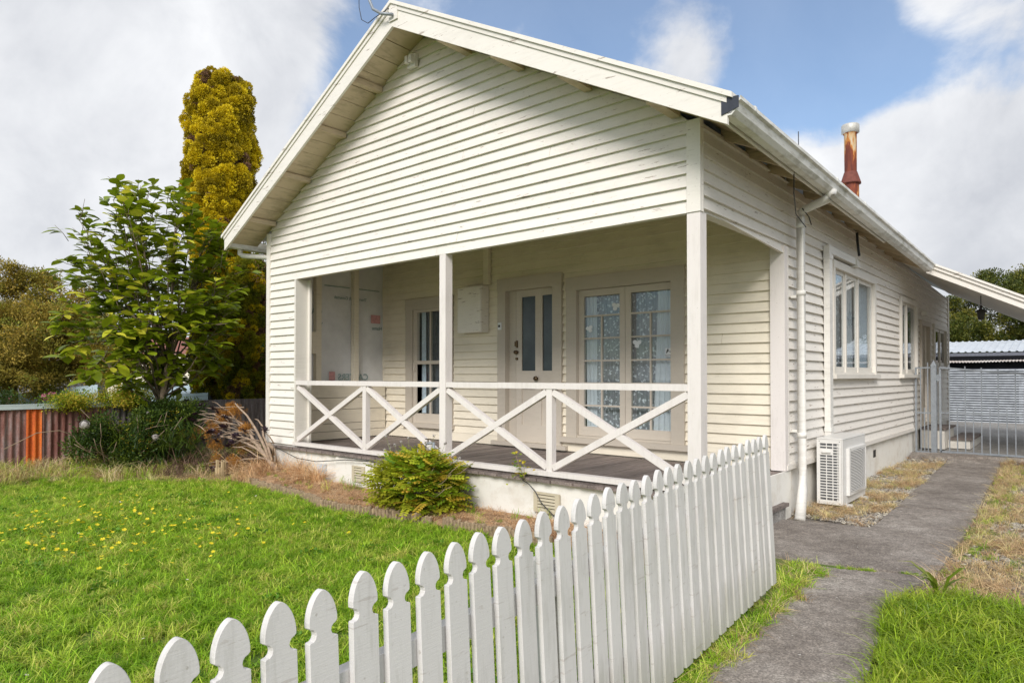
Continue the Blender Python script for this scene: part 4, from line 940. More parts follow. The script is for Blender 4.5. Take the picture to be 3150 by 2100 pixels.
# coil behind the end grille
MB().box((x0+.03, y0+.006, z0+.05), (x1-.07, y0+.010, z1-.06)).build('coil', simple('coil_fins', (.12, .125, .13), .6, .3, .3, 60), AC)
m = MB(); xs_ = [x0, x0+.042, x0+.113, x0+.185, x0+.250]
m.box((x0, y0-.006, z0), (xs_[1]-.004, y0+.006, z1-.02)); m.box((xs_[4]+.001, y0-.006, z0), (x1-.014, y0+.006, z1-.02))
m.box((xs_[1]-.004, y0-.006, z1-.065), (xs_[4]+.001, y0+.006, z1-.02)); m.box((xs_[1]-.004, y0-.006, z0), (xs_[4]+.001, y0+.006, z0+.05))
zz0, zz1 = z0+.05, z1-.065; nr = 20; h = (zz1-zz0)/nr
for i in range(1, nr): m.box((xs_[1]-.004, y0-.006, zz0+i*h-.006), (xs_[4]+.001, y0+.004, zz0+i*h+.006))
for xx in xs_[2:4]: m.box((xx-.006, y0-.0065, zz0), (xx+.003, y0+.0045, zz1))
m.box((xs_[1]-.004, y0-.0075, zz1-4*h-.004), (xs_[3]+.0, y0+.003, zz1-2*h+.004)); m.build('end_grille', ACW, AC)
MB().box((xs_[1]+.02, y0-.03, zz1-3.3*h), (xs_[3]-.02, y0-.008, zz1-2.8*h)).build('handle', ACW, AC)
m = MB(); m.hexa([(x1-.014, y0-.006, z0), (x1-.012, y0+.03, z0), (x1-.012, y1, z0), (x1-.03, y1, z0), (x1-.014, y0-.006, z1-.02), (x1-.012, y0+.03, z1-.02), (x1-.012, y1, z1-.02), (x1-.03, y1, z1-.02)]); 
MB().box((x1-.012, y0+.0, z0), (x1, y1, z1-.02)).build('front_panel', ACW, AC)
ga, gb, gza, gzb = y0+.16, y0+.96, z0+.10, z1-.13
m = MB(); m.box((x1, ga, gza), (x1+.035, ga+.055, gzb)); m.box((x1, gb-.03, gza), (x1+.035, gb, gzb)); m.box((x1, ga+.055, gzb-.03), (x1+.035, gb-.03, gzb)); m.box((x1, ga+.055, gza), (x1+.035, gb-.03, gza+.03)); g0 = m.build('fan_guard', ACW, AC)
MB().box((x1+.001, ga+.055, gza+.03), (x1+.006, gb-.03, gzb-.03)).build('fan_dark_plate', BLACKP, AC)  # black plate painted as the darkness behind the fan louvres
m = MB(); n = 27
for i in range(n):
    z = gza+.03+(gzb-gza-.06)*(i+.5)/n; pts = []
    for j in range(9):
        t_ = j/8; pts.append((x1+.030+.022*math.sin(t_*math.pi), ga+.055+(gb-ga-.085)*t_, z))
    for a, b in zip(pts[:-1], pts[1:]): m.hexa([(a[0]-.006, a[1], z-.001), (a[0]+.002, a[1], z-.003), (b[0]+.002, b[1], z-.003), (b[0]-.006, b[1], z-.001), (a[0]-.006, a[1], z+.006), (a[0]+.002, a[1], z+.004), (b[0]+.002, b[1], z+.004), (b[0]-.006, b[1], z+.006)])
m.build('fan_louvres', ACW, AC)
for yy in (y0+.12, y1-.2): MB().box((x0-.02, yy, .0), (x1+.07, yy+.06, z0)).build('foot', ACW, AC)
MB().box((x0-.03, y0-.08, -.01), (x1+.10, y1+.08, .014)).build('base_slab', CONC, AC)
for (yy, zz) in ((y0-.0075, z1-.04), (y0-.0075, z0+.02)):
    for xx in (x0+.03, x1-.035, ): MB().box((xx-.004, yy, zz-.004), (xx+.004, yy+.004, zz+.004)).build('screw', BLACKP, AC)
# ------------------------------------------------------------------ steps
st = thing('wooden_step', (.2, 10.7, .14), 'low grey timber steps up to the side door behind the gate', 'steps')
MB().box((.0, 10.15, .14), (.42, 11.35, .52)).build('step_riser', PALE, st); MB().box((-.0, 10.12, .523), (.45, 11.4, .56)).build('tread', ENDGRAIN, st)
MB().box((.43, 10.5, .14), (.80, 12.2, .31)).build('step_riser', PALE, st); MB().box((.46, 10.46, .313), (.84, 12.24, .35)).build('tread', ENDGRAIN, st)
s2 = MB().box((.008, 1.25, .0), (.04, 2.05, .15)).build('concrete_step', CONCL, None, label='low step at the open side of the veranda, behind the last picket', cat='step')
MB().box((.008, 1.22, .152), (.07, 2.08, .19)).build('tread', ENDGRAIN, s2)
# ------------------------------------------------------------------ far right: corrugated screen, garage
def corr(p0, p1, zf0, zf1, pitch, amp, mat, name, parent=None, vertical=True, **kw):
    """corrugated sheet standing between two ground points"""
    p0, p1 = Vector(p0), Vector(p1); d = p1-p0; Ln = d.length; d.normalize(); nrm = Vector((d.y, -d.x, 0)); mb = MB()
    if vertical:
        n = int(Ln/pitch*6)
        for i in range(n+1):
            s = Ln*i/n; o = amp*math.sin(s/pitch*2*math.pi); q = p0+d*s+nrm*o; mb.v += [(q.x, q.y, zf0), (q.x, q.y, zf1)]
        mb.f = [(2*i, 2*i+2, 2*i+3, 2*i+1) for i in range(n)]
    else:
        n = int((zf1-zf0)/pitch*6)
        for i in range(n+1):
            z = zf0+(zf1-zf0)*i/n; o = amp*math.sin(z/pitch*2*math.pi)
            for q in (p0, p1): r = q+nrm*o; mb.v.append((r.x, r.y, z))
        mb.f = [(2*i, 2*i+1, 2*i+3, 2*i+2) for i in range(n)]
    return mb.build(name, mat, parent, True, **kw)
sc = thing('corrugated_screen_wall', (1.5, 19.5, .1), 'wall of horizontal grey corrugated iron across the end of the driveway', 'corrugated wall')
for k, xx in enumerate(np.arange(-2.6, 6, 1.8)): corr((xx, 19.5+.01*(k % 2), 0), (xx+1.86, 19.5+.01*(k % 2), 0), .10, 1.80, .076, .032, IRON, 'iron_sheet', sc, False)
MB().box((-2.6, 19.53, 0), (6.4, 19.6, 1.82)).build('wall_backing', DARKMETAL, sc)
gr = thing('garage', (1.5, 22, .1), 'low garage with a pale ribbed metal roof and dark walls behind the corrugated wall', 'garage')
MB().box((-3.0, 20.7, 0), (6.5, 24, 2.26)).build('wall', DARKMETAL, gr)
MB().box((-3.1, 20.45, 2.23), (6.6, 20.68, 2.33)).build('garage_gutter', simple('slate_gutter', (.13, .14, .17), .5), gr)
rfm = MB(); pit = .19; n = int(9.7/pit*6)
for i in range(n+1):
    s = 9.7*i/n; ph = (s/pit) % 1; o = .028 if ph < .2 else 0; rfm.v += [(-3.1+s, 20.42, 2.35+o), (-3.1+s, 23.0, 2.80+o)]
rfm.f = [(2*i, 2*i+2, 2*i+3, 2*i+1) for i in range(n)]; rfm.build('roof', ZINC, gr)
aw = thing('rusty_awning_sheet', (1.5, 20.1, 1.9), 'strip of bent rusty white corrugated sheet under the garage gutter', 'roofing sheet')
m = MB(); n = 400
for i in range(n+1):
    s = 9.0*i/n; o = .018*math.sin(s/.085*2*math.pi)+.012*math.sin(s*2.1); m.v += [(-2.6+s, 19.75, 2.03+o), (-2.6+s, 20.68, 2.10+o*.6)]
m.f = [(2*i, 2*i+2, 2*i+3, 2*i+1) for i in range(n)]; m.build('sheet', fencemat('rusty_white_sheet', (.35, .24, .18), (.62, .58, .54), (.72, .70, .67)), aw)
MB().box((-2.6, 20.40, 1.80), (6, 20.44, 2.02)).build('dark_board', DARKMETAL, aw)
lan = thing('porch_lantern', (1.09, 9.6, 2.75), 'small black lantern hanging under the carport roof', 'lantern')
m = MB(); m.lathe([(.02, .26), (.02, .20), (.09, .16), (.10, .14)], (1.09, 9.6, 2.65), 10); m.build('lantern_top', BLACKP, lan)
m = MB(); m.lathe([(.065, .14), (.05, .0), (.0, -.02)], (1.09, 9.6, 2.65), 8); m.build('lantern_glass', simple('smoked_glass', (.05, .05, .05), .2), lan)
MB().tube([(1.09, 9.6, 2.90), (1.09, 9.6, 3.1)], .008, 6).build('chain', BLACKP, lan)
# ------------------------------------------------------------------ left boundary fence of old iron
lf = thing('corrugated_boundary_fence', (-10.2, -1, .1), 'low boundary fence of rusty corrugated iron with a pale capping rail', 'fence')
y = -7.0; zt = 1.14
segs = [(-7.0, -4.2, OLDIRON), (-4.2, -2.52, OLDIRON), (-2.52, -2.31, ORANGEIRON), (-2.31, -1.3, OLDIRON), (-1.3, .6, GREYIRON), (.6, 2.4, GREYIRON), (2.4, 5, GREYIRON), (5, 8, GREYIRON)]
for (a, b, mt) in segs:
    xo = -10.19 if mt is ORANGEIRON else -10.2
    corr((xo, a, 0), (xo, b, 0), -.02, zt, .098, .017, mt, 'iron_sheet', lf, True)
MB().box((-10.26, -7.0, zt-.01), (-10.15, -.6, zt+.008)).build('capping_top', PALEGREEN, lf); MB().box((-10.168, -7.0, zt-.07), (-10.150, -.6, zt-.012)).build('capping_rail', PALEGREEN, lf)
MB().box((-10.27, -7, .9), (-10.22, 8, .98)).build('fence_rail', WEATHERW, lf)
# things beyond the fence
def at(u, d):
    X = (u-1575)/2075.45*d; return (2.6247-.6506*d+.7594*X, -5.6387+.7594*d+.6506*X)
def zat(v, d): return 1.6+(1155-v)/2075.45*d
f2 = thing('far_timber_fence', (*at(60, 24), 0), 'grey weathered paling fence beneath the bronze tree, beyond the yard', 'fence')
a, b = Vector((*at(-60, 25), 0)), Vector((*at(330, 21), 0))
n = 70
for i in range(n):
    p = a+(b-a)*i/n; q = a+(b-a)*(i+.86)/n; zt2 = zat(1182, 24)+.16*(i/n)+random.uniform(-.02, .02)
    m = MB(); m.beam((p.x, p.y, zt2/2), (q.x, q.y, zt2/2), .02, zt2); m.build('paling', WEATHERW, f2)
a, b = Vector((*at(-60, 19), 0)), Vector((*at(300, 16.5), 0))
f3 = thing('blue_grey_iron_fence', (a.x, a.y, 0), 'blue grey corrugated fence rising to the right beyond the boundary', 'fence')
d = b-a; m = MB(); n = 300
for i in range(n+1):
    t_ = i/n; p = a+d*t_; o = .018*math.sin(t_*d.length/.11*6.283); v = 1212-30*max(0, t_-.3)/.7; z = zat(v, 19-2.5*t_); m.v += [(p.x+o*.7, p.y+o*.7, 0), (p.x+o*.7, p.y+o*.7, z)]
m.f = [(2*i, 2*i+2, 2*i+3, 2*i+1) for i in range(n)]; m.build('iron_sheet', BLUEIRON, f3, True)
sh = thing('blue_garden_shed', (*at(470, 15.5), 0), 'pale blue metal shed roof behind the boundary fence, left of the conifer', 'shed')
p = [Vector((*at(u, dd), 0)) for u, dd in ((345, 15), (640, 13.8), (700, 16.5), (400, 18))]
zr_ = [zat(1218, 15), zat(1208, 13.8), zat(1180, 16.5), zat(1182, 18)]
MB().hexa([(q.x, q.y, 0) for q in p]+[(q.x, q.y, z-.06) for q, z in zip(p, zr_)]).build('wall', BLUEIRON, sh)
MB().hexa([(q.x, q.y, z-.055) for q, z in zip(p, zr_)]+[(q.x, q.y, z) for q, z in zip(p, zr_)]).build('roof', BLUEIRON, sh)
hh = thing('neighbour_bungalow', (*at(420, 34), 0), 'cream bungalow glimpsed through the gap under the bronze tree', 'house')
c0 = Vector((*at(300, 33), 0)); c1 = Vector((*at(640, 31), 0)); dd = (c1-c0); nn_ = Vector((-dd.y, dd.x, 0)).normalized()*6
v = [c0, c1, c1+nn_, c0+nn_]; hw = MB().hexa([tuple(q) for q in v]+[(q.x, q.y, 2.6) for q in v]).build('wall', CREAM, hh)
mid0 = (c0+nn_/2); mid1 = (c1+nn_/2)
MB().add([(c0.x, c0.y, 2.6), (c1.x, c1.y, 2.6), (mid1.x, mid1.y, 3.6), (mid0.x, mid0.y, 3.6), ((c0+nn_).x, (c0+nn_).y, 2.6), ((c1+nn_).x, (c1+nn_).y, 2.6)], [(0, 1, 2, 3), (3, 2, 5, 4)]).build('roof', simple('red_roof', (.25, .10, .07), .8), hh)
for t_ in (.3, .7):
    q0 = c0+dd*(t_-.06)-nn_*.004; q1 = c0+dd*(t_+.06)-nn_*.004; MB().add([(q0.x, q0.y, 1.0), (q1.x, q1.y, 1.0), (q1.x, q1.y, 2.1), (q0.x, q0.y, 2.1)], [(0, 1, 2, 3)]).build('window', FROST, hh)
# neighbouring house across the driveway, to the right of the picture (seen mirrored in the side windows)
nb = thing('neighbour_house', (11, 9, 0), 'white gabled house across the driveway, reflected in the side windows', 'house')
MB().hexa([(9.5, 3, 0), (15, 3, 0), (15, 15, 0), (9.5, 15, 0), (9.5, 3, 2.9), (15, 3, 2.9), (15, 15, 2.9), (9.5, 15, 2.9)]).build('wall', WHITE, nb)
MB().hexa([(9.0, 2.6, 2.75), (12.25, 2.6, 4.5), (12.25, 15.4, 4.5), (9.0, 15.4, 2.75), (9.0, 2.6, 2.9), (12.25, 2.6, 4.65), (12.25, 15.4, 4.65), (9.0, 15.4, 2.9)]).build('roof', ZINC, nb)
for yy in (5, 8, 11): MB().box((9.47, yy, 1.2), (9.49, yy+1.2, 2.3)).build('window', DARKMETAL, nb)
# ------------------------------------------------------------------ garden bed
bed_x = [(-6.75, -.60), (-6.1, -.66), (-5.5, -.68), (-4.9, -.80), (-4.35, -.96), (-3.8, -.92), (-3.35, -.78), (-2.9, -.74), (-2.45, -.66), (-1.8, -.62), (-1.1, -.60), (-.4, -.58), (.35, -.55)]
def bedy(x): return float(np.interp(x, [p[0] for p in bed_x], [p[1] for p in bed_x]))
def bedh(x, y):
    e = y-bedy(x); base = .085*min(1, max(0, e+.02)/.08)
    return gh(x, y)+base+.05*max(0, 1-abs(x+6.5)/.8)+.025*math.sin(x*5)*math.sin(y*7) * min(1, max(0, e)/.1)
sheet('garden_bed_soil', STRAWG, lambda x, y: y > bedy(x)-.02, -7.3, .4, -1.05, .06, .06, -.004, bedh)
le = thing('log_edging', (-3.2, -.8, 0), 'curving edge of short upright logs along the garden bed', 'garden edging')
x = -6.7; 
while x < .3:
    if not (-1.2 < x < -.9 or -2.72 < x < -2.55):
        r = .0235; h = .115+random.uniform(-.016, .014); y = bedy(x)-.02; z = gh(x, y)
        m = MB(); m.tube([(x, y, z-.03), (x+random.uniform(-.004, .004), y, z+h-.006), (x, y, z+h)], [r, r, r*.86], 8); m.build('log', LOGM, le)
    sl = (bedy(x+.02)-bedy(x-.02))/.04; x += .048/math.sqrt(1+sl*sl)
# cable along the foundation, box, stick, tap
cb = MB(); cb.tube([(-7.0, -.06, .50), (-6.4, -.05, .37), (-5.9, -.05, .36), (-5.2, -.05, .44), (-4.7, -.05, .46), (-4.2, -.05, .455)], .006, 5)
cb.build('black_cable', BLACKP, None, label='thin black cable looping along the foundation at its left end', cat='cable')
cb = MB(); cb.tube([(-2.02, -.05, .485), (-1.93, -.05, .45), (-1.84, -.05, .38), (-1.76, -.05, .27), (-1.66, -.05, .20), (-1.45, -.06, .06), (-1.2, -.1, .055), (-.9, -.12, .10), (-.7, -.12, .12)], .006, 5)
cb.build('black_cable', BLACKP, None, label='thin black cable drooping over the right foundation vent', cat='cable')
bx = pbox(F, -5.87, -5.76, .18, .32, -.03, .05).build('service_box', simple('grey_box', (.60, .64, .68), .5), None, label='small pale grey service box low on the left of the foundation', cat='box')
pbox(F, -5.83, -5.80, .05, .178, .0, .03).build('conduit', PLASTIC, bx)
tp = thing('garden_tap', (-3.40, -.07, .5), 'brass garden tap on a grey standpipe in front of the middle veranda post', 'tap')
MB().tube([(-3.385, -.075, .40), (-3.385, -.075, .80)], .018, 10).build('standpipe', GALV, tp, True)
m = MB(); m.tube([(-3.385, -.075, .79), (-3.43, -.10, .79), (-3.47, -.12, .775), (-3.475, -.12, .74)], [.014, .016, .014, .012], 8); m.build('spout', GALV, tp, True)
MB().beam((-3.42, -.10, .835), (-3.50, -.10, .835), .012, .012).build('handle', BRASS, tp); MB().tube([(-3.45, -.105, .80), (-3.45, -.105, .835)], .008, 6).build('spindle', BRASS, tp)
# ------------------------------------------------------------------ plants
rg = random.Random(11)
def tree_wood(mb, base, tips, r0, sag=.0, seg=5, jit=.08, rtip=.006, n=7):
    for tp_ in tips:
        b, e = Vector(base), Vector(tp_); pts = []; rs = []
        for i in range(seg+1):
            t_ = i/seg; p = b.lerp(e, t_); k = math.sin(t_*math.pi)
            p += Vector((rg.uniform(-jit, jit), rg.uniform(-jit, jit), rg.uniform(-jit, jit)+sag))*k*(e-b).length
            pts.append(p); rs.append(r0*(1-t_)+rtip*t_)
        mb.tube(pts, rs, n); yield pts
VIEWR = Vector((.7594, .6506, 0)); VIEWF = Vector((-.6506, .7594, 0))
# golden conifer: a tall column of lumpy sprays round a trunk
cx, cy = -11.55, 1.25
con = thing('golden_conifer', (cx, cy, 0), 'tall narrow golden conifer column rising behind the left eaves', 'tree')
MB().tube([(cx, cy, -.1), (cx+.03, cy, 3), (cx, cy+.02, 6), (cx, cy, 7.8)], [.22, .17, .10, .03], 10).build('trunk', BARK, con, True)
def con_r(z): return .79*float(np.interp(z, [1.0, 1.6, 2.6, 3.6, 4.4, 5.3, 6.1, 6.8, 7.4, 7.8, 8.1], [.50, .60, .60, .55, .66, .80, .84, .82, .74, .62, .25]))
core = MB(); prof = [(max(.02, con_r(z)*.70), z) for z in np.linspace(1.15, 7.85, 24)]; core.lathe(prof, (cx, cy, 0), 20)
core.build('dark_core', DEADBROWN, con, True)  # solid dark brown core filling the gaps between sprays
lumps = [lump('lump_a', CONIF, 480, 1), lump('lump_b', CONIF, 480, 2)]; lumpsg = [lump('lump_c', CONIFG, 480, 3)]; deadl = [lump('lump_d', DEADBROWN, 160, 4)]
pts = []; ptg = []; ptd = []
N_ = 1900
for i in range(N_):
    z = 1.2+6.8*(i+.5)/N_; a = i*2.39996+rg.uniform(-.2, .2); r = con_r(z)*rg.uniform(.84, 1.0)+.05*math.sin(a*5+z*3.3)+.06*math.sin(a*3-z*5.1)+(.07 if rg.random() < .06 else 0)
    p = (cx+r*math.cos(a), cy+r*math.sin(a), z+rg.uniform(-.06, .06)); q = math.sin(a*2+z*1.7)*math.sin(z*2.9-a)
    # bare brown patches and a greener, browner lower third
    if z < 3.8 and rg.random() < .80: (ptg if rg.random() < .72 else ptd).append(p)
    elif q > .86 or rg.random() < .02: ptd.append(p)
    else: pts.append(p)
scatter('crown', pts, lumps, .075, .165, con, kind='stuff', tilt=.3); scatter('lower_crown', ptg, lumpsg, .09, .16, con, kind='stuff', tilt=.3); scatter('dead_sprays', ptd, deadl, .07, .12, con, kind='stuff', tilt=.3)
# its lower neighbour: shorter green-gold conifer in front of bare brown wood
c2 = Vector((-10.85, 1.55, 0))
con2 = thing('green_conifer', (c2.x, c2.y, 0), 'shorter green and gold conifer between the golden column and the house corner', 'tree')
MB().tube([(c2.x, c2.y, -.1), (c2.x, c2.y, 2), (c2.x, c2.y, 3.4)], [.12, .09, .03], 8).build('trunk', BARK, con2, True)
r2 = lambda z: float(np.interp(z, [.9, 1.5, 2.4, 3.2, 3.8, 4.1], [.42, .60, .56, .46, .32, .08]))
m = MB(); m.lathe([(max(.02, r2(z)*.66), z) for z in np.linspace(.95, 4.0, 14)], (c2.x, c2.y, 0), 16); m.build('dark_core', DEADBROWN, con2, True)  # lathed core is a solid dark brown filler inside the crown
pa = []; pb_ = []; pd = []
for i in range(560):
    z = .95+3.1*(i+.5)/560; a = i*2.39996; r = r2(z)*rg.uniform(.82, 1.02)+.04*math.sin(a*4+z*4); p = (c2.x+r*math.cos(a), c2.y+r*math.sin(a), z+rg.uniform(-.05, .05))
    k = rg.random(); (pa if k < .22 else pb_ if k < .86 else pd).append(p)
scatter('crown', pb_, lumpsg, .09, .16, con2, kind='stuff', tilt=.3); scatter('golden_sprays', pa, lumps, .08, .13, con2, kind='stuff', tilt=.3); scatter('dead_sprays', pd, deadl, .07, .12, con2, kind='stuff', tilt=.3)
# bare brown wood behind the conifers
dk = Vector((-10.8, 2.9, 0)); dw = thing('bare_brown_tree', (dk.x, dk.y, 0), 'dark tangle of bare brown branches close to the house corner', 'tree')
m = MB(); 
for k in range(26):
    a = rg.uniform(0, 6.28); e = (dk.x+rg.uniform(.3, 1.1)*math.cos(a), dk.y+rg.uniform(.3, 1.1)*math.sin(a), rg.uniform(2.2, 4.8))
    for _ in tree_wood(m, (dk.x+rg.uniform(-.25, .25), dk.y+rg.uniform(-.25, .25), rg.uniform(0, 1.6)), [e], .05, jit=.10): pass
m.build('branches', BARK, dw, True)
pts = [(dk.x+rg.gauss(0, .55), dk.y+rg.gauss(0, .55), rg.uniform(.4, 4.7)) for _ in range(480)]
scatter('dead_foliage', pts, [leafclump('clump_dead', DEADBROWN, 70, 1, .35, .10, 1, 5), leafclump('clump_deadg', DKLEAF, 70, 1, .30, .12, 1, 6)], .14, .26, dw, kind='stuff', tilt=1)
# broad-leaved tree in front of the boundary fence
tb = Vector((-9.86, -.62, 0)); mag = thing('broad_leaved_tree', tuple(tb), 'small open tree with large glossy green leaves in front of the boundary fence', 'tree')
wood = MB(); tr = [tb+Vector((0, 0, -.05)), tb+Vector((.02, .02, .6)), tb+VIEWR*.02+Vector((0, 0, 1.2)), tb+VIEWR*.12+Vector((0, 0, 1.75)), tb+VIEWR*.16+Vector((0, 0, 2.2))]
wood.tube(tr, [.075, .065, .055, .045, .035], 10); wood.build('trunk', PALEBARK, mag, True)
cc = tb+VIEWR*-.20+Vector((0, 0, 3.14)); limbs = MB(); leaves = []
def mag_ok(p):
    q = p-cc; h = q.dot(VIEWR); f = q.dot(VIEWF)
    return (h/1.62)**2+(f/1.25)**2+(q.z/1.88)**2
starts = [tr[2], tr[3], tr[3], tr[4], tr[4], tr[1]+Vector((0, 0, .4))]
leafpts = []
for k in range(54):
    for _ in range(60):
        e = cc+VIEWR*rg.uniform(-1.5, 1.5)+VIEWF*rg.uniform(-1.2, 1.2)+Vector((0, 0, rg.uniform(-1.7, 1.85)))
        if .12 < mag_ok(e) < 1.0 and not (e.z < 2.0 and (e-cc).dot(VIEWR) < -.9): break
    s = starts[k % len(starts)]
    if e.z < s.z-.2: s = tr[1]+Vector((0, 0, .55))
    mid = s.lerp(e, .5)+Vector((0, 0, -.10 if e.z > s.z+.6 else .12)); pts = [s, s.lerp(mid, .5), mid, mid.lerp(e, .5)+Vector((0, 0, .05)), e]
    limbs.tube(pts, [.022, .018, .013, .009, .005], 6)
    for q in range(7):
        b = pts[2].lerp(e, rg.uniform(0, 1)) if q else e; dr = ((e-cc).normalized()*.6+Vector((rg.uniform(-.8, .8), rg.uniform(-.8, .8), rg.uniform(-.1, 1.0)))).normalized(); l = rg.uniform(.18, .42)
        tip = b+dr*l; limbs.tube([b, b.lerp(tip, .5)+Vector((0, 0, -.02)), tip], [.007, .005, .003], 5)
        for w in range(rg.randint(4, 7)):
            t_ = (w+1)/8; p = b.lerp(tip, min(1, .2+t_*.85)); leafpts.append((p, dr))
for _ in range(300):
    while True:
        e = cc+VIEWR*rg.uniform(-1.55, 1.6)+VIEWF*rg.uniform(-1.2, 1.2)+Vector((0, 0, rg.uniform(-1.8, 1.8)))
        if mag_ok(e) < .92+.12*math.sin(e.z*6+e.x*5): break
    dr = ((e-cc).normalized()*.7+Vector((rg.uniform(-.5, .5), rg.uniform(-.5, .5), rg.uniform(-.2, .6)))).normalized(); tip = e+dr*rg.uniform(.15, .3)
    limbs.tube([e-dr*.12-Vector((0, 0, .05)), e, tip], [.006, .005, .003], 5)
    for w in range(rg.randint(4, 6)): leafpts.append((e.lerp(tip, w/5), dr))
limbs.build('branches', BARK, mag, True)
lm = [leafmesh('leaf', MAG, .20, .12, .10, .18, .3), leafmesh('leaf', MAG, .23, .13, .12, .28, .65), leafmesh('leaf', MAG, .17, .11, .08, .10, .9)]
rg.shuffle(leafpts); leafpts.sort(key=lambda t: (t[0]-cc).dot(VIEWF)+rg.uniform(-.5, .5))
def leafM(p, dr, sc):
    a = rg.uniform(0, 6.28); o = Vector((math.cos(a), math.sin(a), rg.uniform(-.35, .5))); ax = (dr*.4+o).normalized(); up = Vector((rg.uniform(-.5, .5), rg.uniform(-.5, .5), 1)); y = up.cross(ax).normalized(); z = ax.cross(y)
    M = Matrix((ax*sc, y*sc, z*sc)).transposed().to_4x4(); M.translation = p; return M
def foliage(root, pts, meshes, smin, smax, name='leaf', nmax=300):
    org = ORG[root.name]; rest_v = []; rest_f = []; rest_a = []; mat = meshes[0].materials[0]
    for i, (p, dr) in enumerate(pts):
        M = Matrix.Translation(-org) @ leafM(p, dr, rg.uniform(smin, smax)); me = rg.choice(meshes)
        if i < nmax:
            o = bpy.data.objects.new(name, me); C.objects.link(o); o.parent = root; o.matrix_local = M
        else:
            k = len(rest_v); rest_v += [tuple(M @ v.co) for v in me.vertices]; rest_f += [tuple(k+j for j in f.vertices) for f in me.polygons]; rest_a += [me.attributes['v'].data[0].value]*len(me.vertices)
    if rest_v:
        me = bpy.data.meshes.new('foliage'); me.from_pydata(rest_v, [], rest_f); me.materials.append(mat); a = me.attributes.new('v', 'FLOAT', 'POINT'); a.data.foreach_set('value', np.array(rest_a, dtype=np.float32)); me.polygons.foreach_set('use_smooth', [True]*len(me.polygons))
        o = bpy.data.objects.new('foliage', me); finish(o, root, kind='stuff')
foliage(mag, leafpts, lm, .85, 1.3)
print('mag leaves', len(leafpts))
# bronze tree and others beyond the fence
def cloudtree(root, centre, rad, n, protos, smin, smax, name='crown', shell=.45, lumpy=.34, keep=None):
    out = []; K = max(6, n//12)
    for _ in range(K):
        while True:
            d = Vector((rg.gauss(0, 1), rg.gauss(0, 1), rg.gauss(0, 1))).normalized(); r = shell+(1-shell)*rg.random()**.6
            r *= 1+lumpy*math.sin(d.x*7+d.z*5)*math.sin(d.y*6-d.z*4)
            p = Vector(centre)+Vector((d.x*rad[0]*r, d.y*rad[1]*r, d.z*rad[2]*r))
            if keep is None or keep(p): break
        for q in range(max(1, n//K)):
            out.append(tuple(p+Vector((rg.gauss(0, .15)*rad[0], rg.gauss(0, .15)*rad[1], rg.gauss(0, .10)*rad[2]))))
    scatter(name, out, protos, smin, smax, root, kind='stuff', tilt=.6)
bx_, by_ = at(30, 17.5); bt = thing('bronze_leaved_tree', (bx_, by_, 0), 'wide bronze and olive leaved tree beyond the rusty fence at the far left', 'tree')
m = MB(); m.tube([(bx_, by_, -.1), (bx_+.05, by_, 1.0), (bx_, by_, 1.9)], [.22, .18, .15], 10); m.build('trunk', BARK, bt, True)
m = MB()
for k in range(16):
    a = k*.39; e = (bx_+2.1*math.cos(a), by_+2.1*math.sin(a), rg.uniform(1.8, 4.0)); 
    for _ in tree_wood(m, (bx_, by_, 1.7), [e], .07, jit=.07): pass
m.build('branches', BARK, bt, True)
bp = [leafclump('bronze_a', BROWNT, 130, 1, .22, .085, .5, 21, .2), leafclump('bronze_b', BROWNT, 130, 1, .20, .09, .5, 22, .5)]
bs = VIEWR
def bt_c(h, z, f=0): return Vector((bx_, by_, z))+VIEWR*h+VIEWF*f
for j, (h, z, f, rr, rz_, n) in enumerate([(0, 2.6, 0, 1.9, 1.25, 520), (-1.2, 3.4, .2, 1.3, 1.0, 260), (1.2, 2.45, -.4, 1.3, 1.0, 330), (2.3, 2.2, 0, .9, .80, 190), (1.1, 3.35, 0, .9, .5, 130), (.0, 4.05, .3, .75, .4, 90), (-2.2, 2.6, .2, 1.3, 1.1, 160), (.2, 1.75, -.6, 1.9, .45, 220), (3.0, 1.9, .2, .7, .6, 110), (2.0, 3.0, .1, .6, .35, 60)]):
    c_ = bt_c(h, z, f); cloudtree(bt, c_, (rr, rr, rz_), n, bp, .22, .40, 'crown')
lf_t = [leafclump('far_a', FARL, 120, 1, .24, .11, .7, 31, .3), leafclump('far_b', FARL, 120, 1, .22, .12, .7, 32, .5)]
for (x, y, hgt, lab, blobs) in [(-2.1, 28, 3.0, 'dark green tree behind the garage, left beside the house end', [(0, 0, 3.3, 1.6, 1.35, 300), (.9, 0, 2.9, 1.2, 1.0, 160), (-1, 0, 3, 1.2, 1.1, 120), (.3, 0, 4.3, .7, .6, 60)]),
                            (.6, 29, 3.4, 'tallest green tree above the garage and the carport roof', [(0, 0, 4.4, 1.7, 1.6, 300), (.8, 0, 5.4, 1.1, .9, 150), (-.9, 0, 5.2, .8, .6, 80), (0, 0, 3.2, 1.7, 1.0, 180)]),
                            (3.0, 27.5, 3.2, 'bushy green tree at the right edge behind the garage roof', [(0, 0, 4.0, 1.9, 1.7, 320), (-.9, 0, 3.2, 1.2, .9, 140), (.2, 0, 5.4, 1.0, .7, 80)])]:
    t_ = thing('garden_tree', (x, y, 0), lab, 'tree', 'trees behind the garage'); MB().tube([(x, y, 0), (x+.05, y, 1.5), (x, y, hgt)], [.2, .16, .1], 8).build('trunk', BARK, t_, True)
    for (dx, dy, z, r, rz_, n) in blobs: cloudtree(t_, (x+dx, y+dy, z), (r, r, rz_), n, lf_t, .26, .46, 'crown')
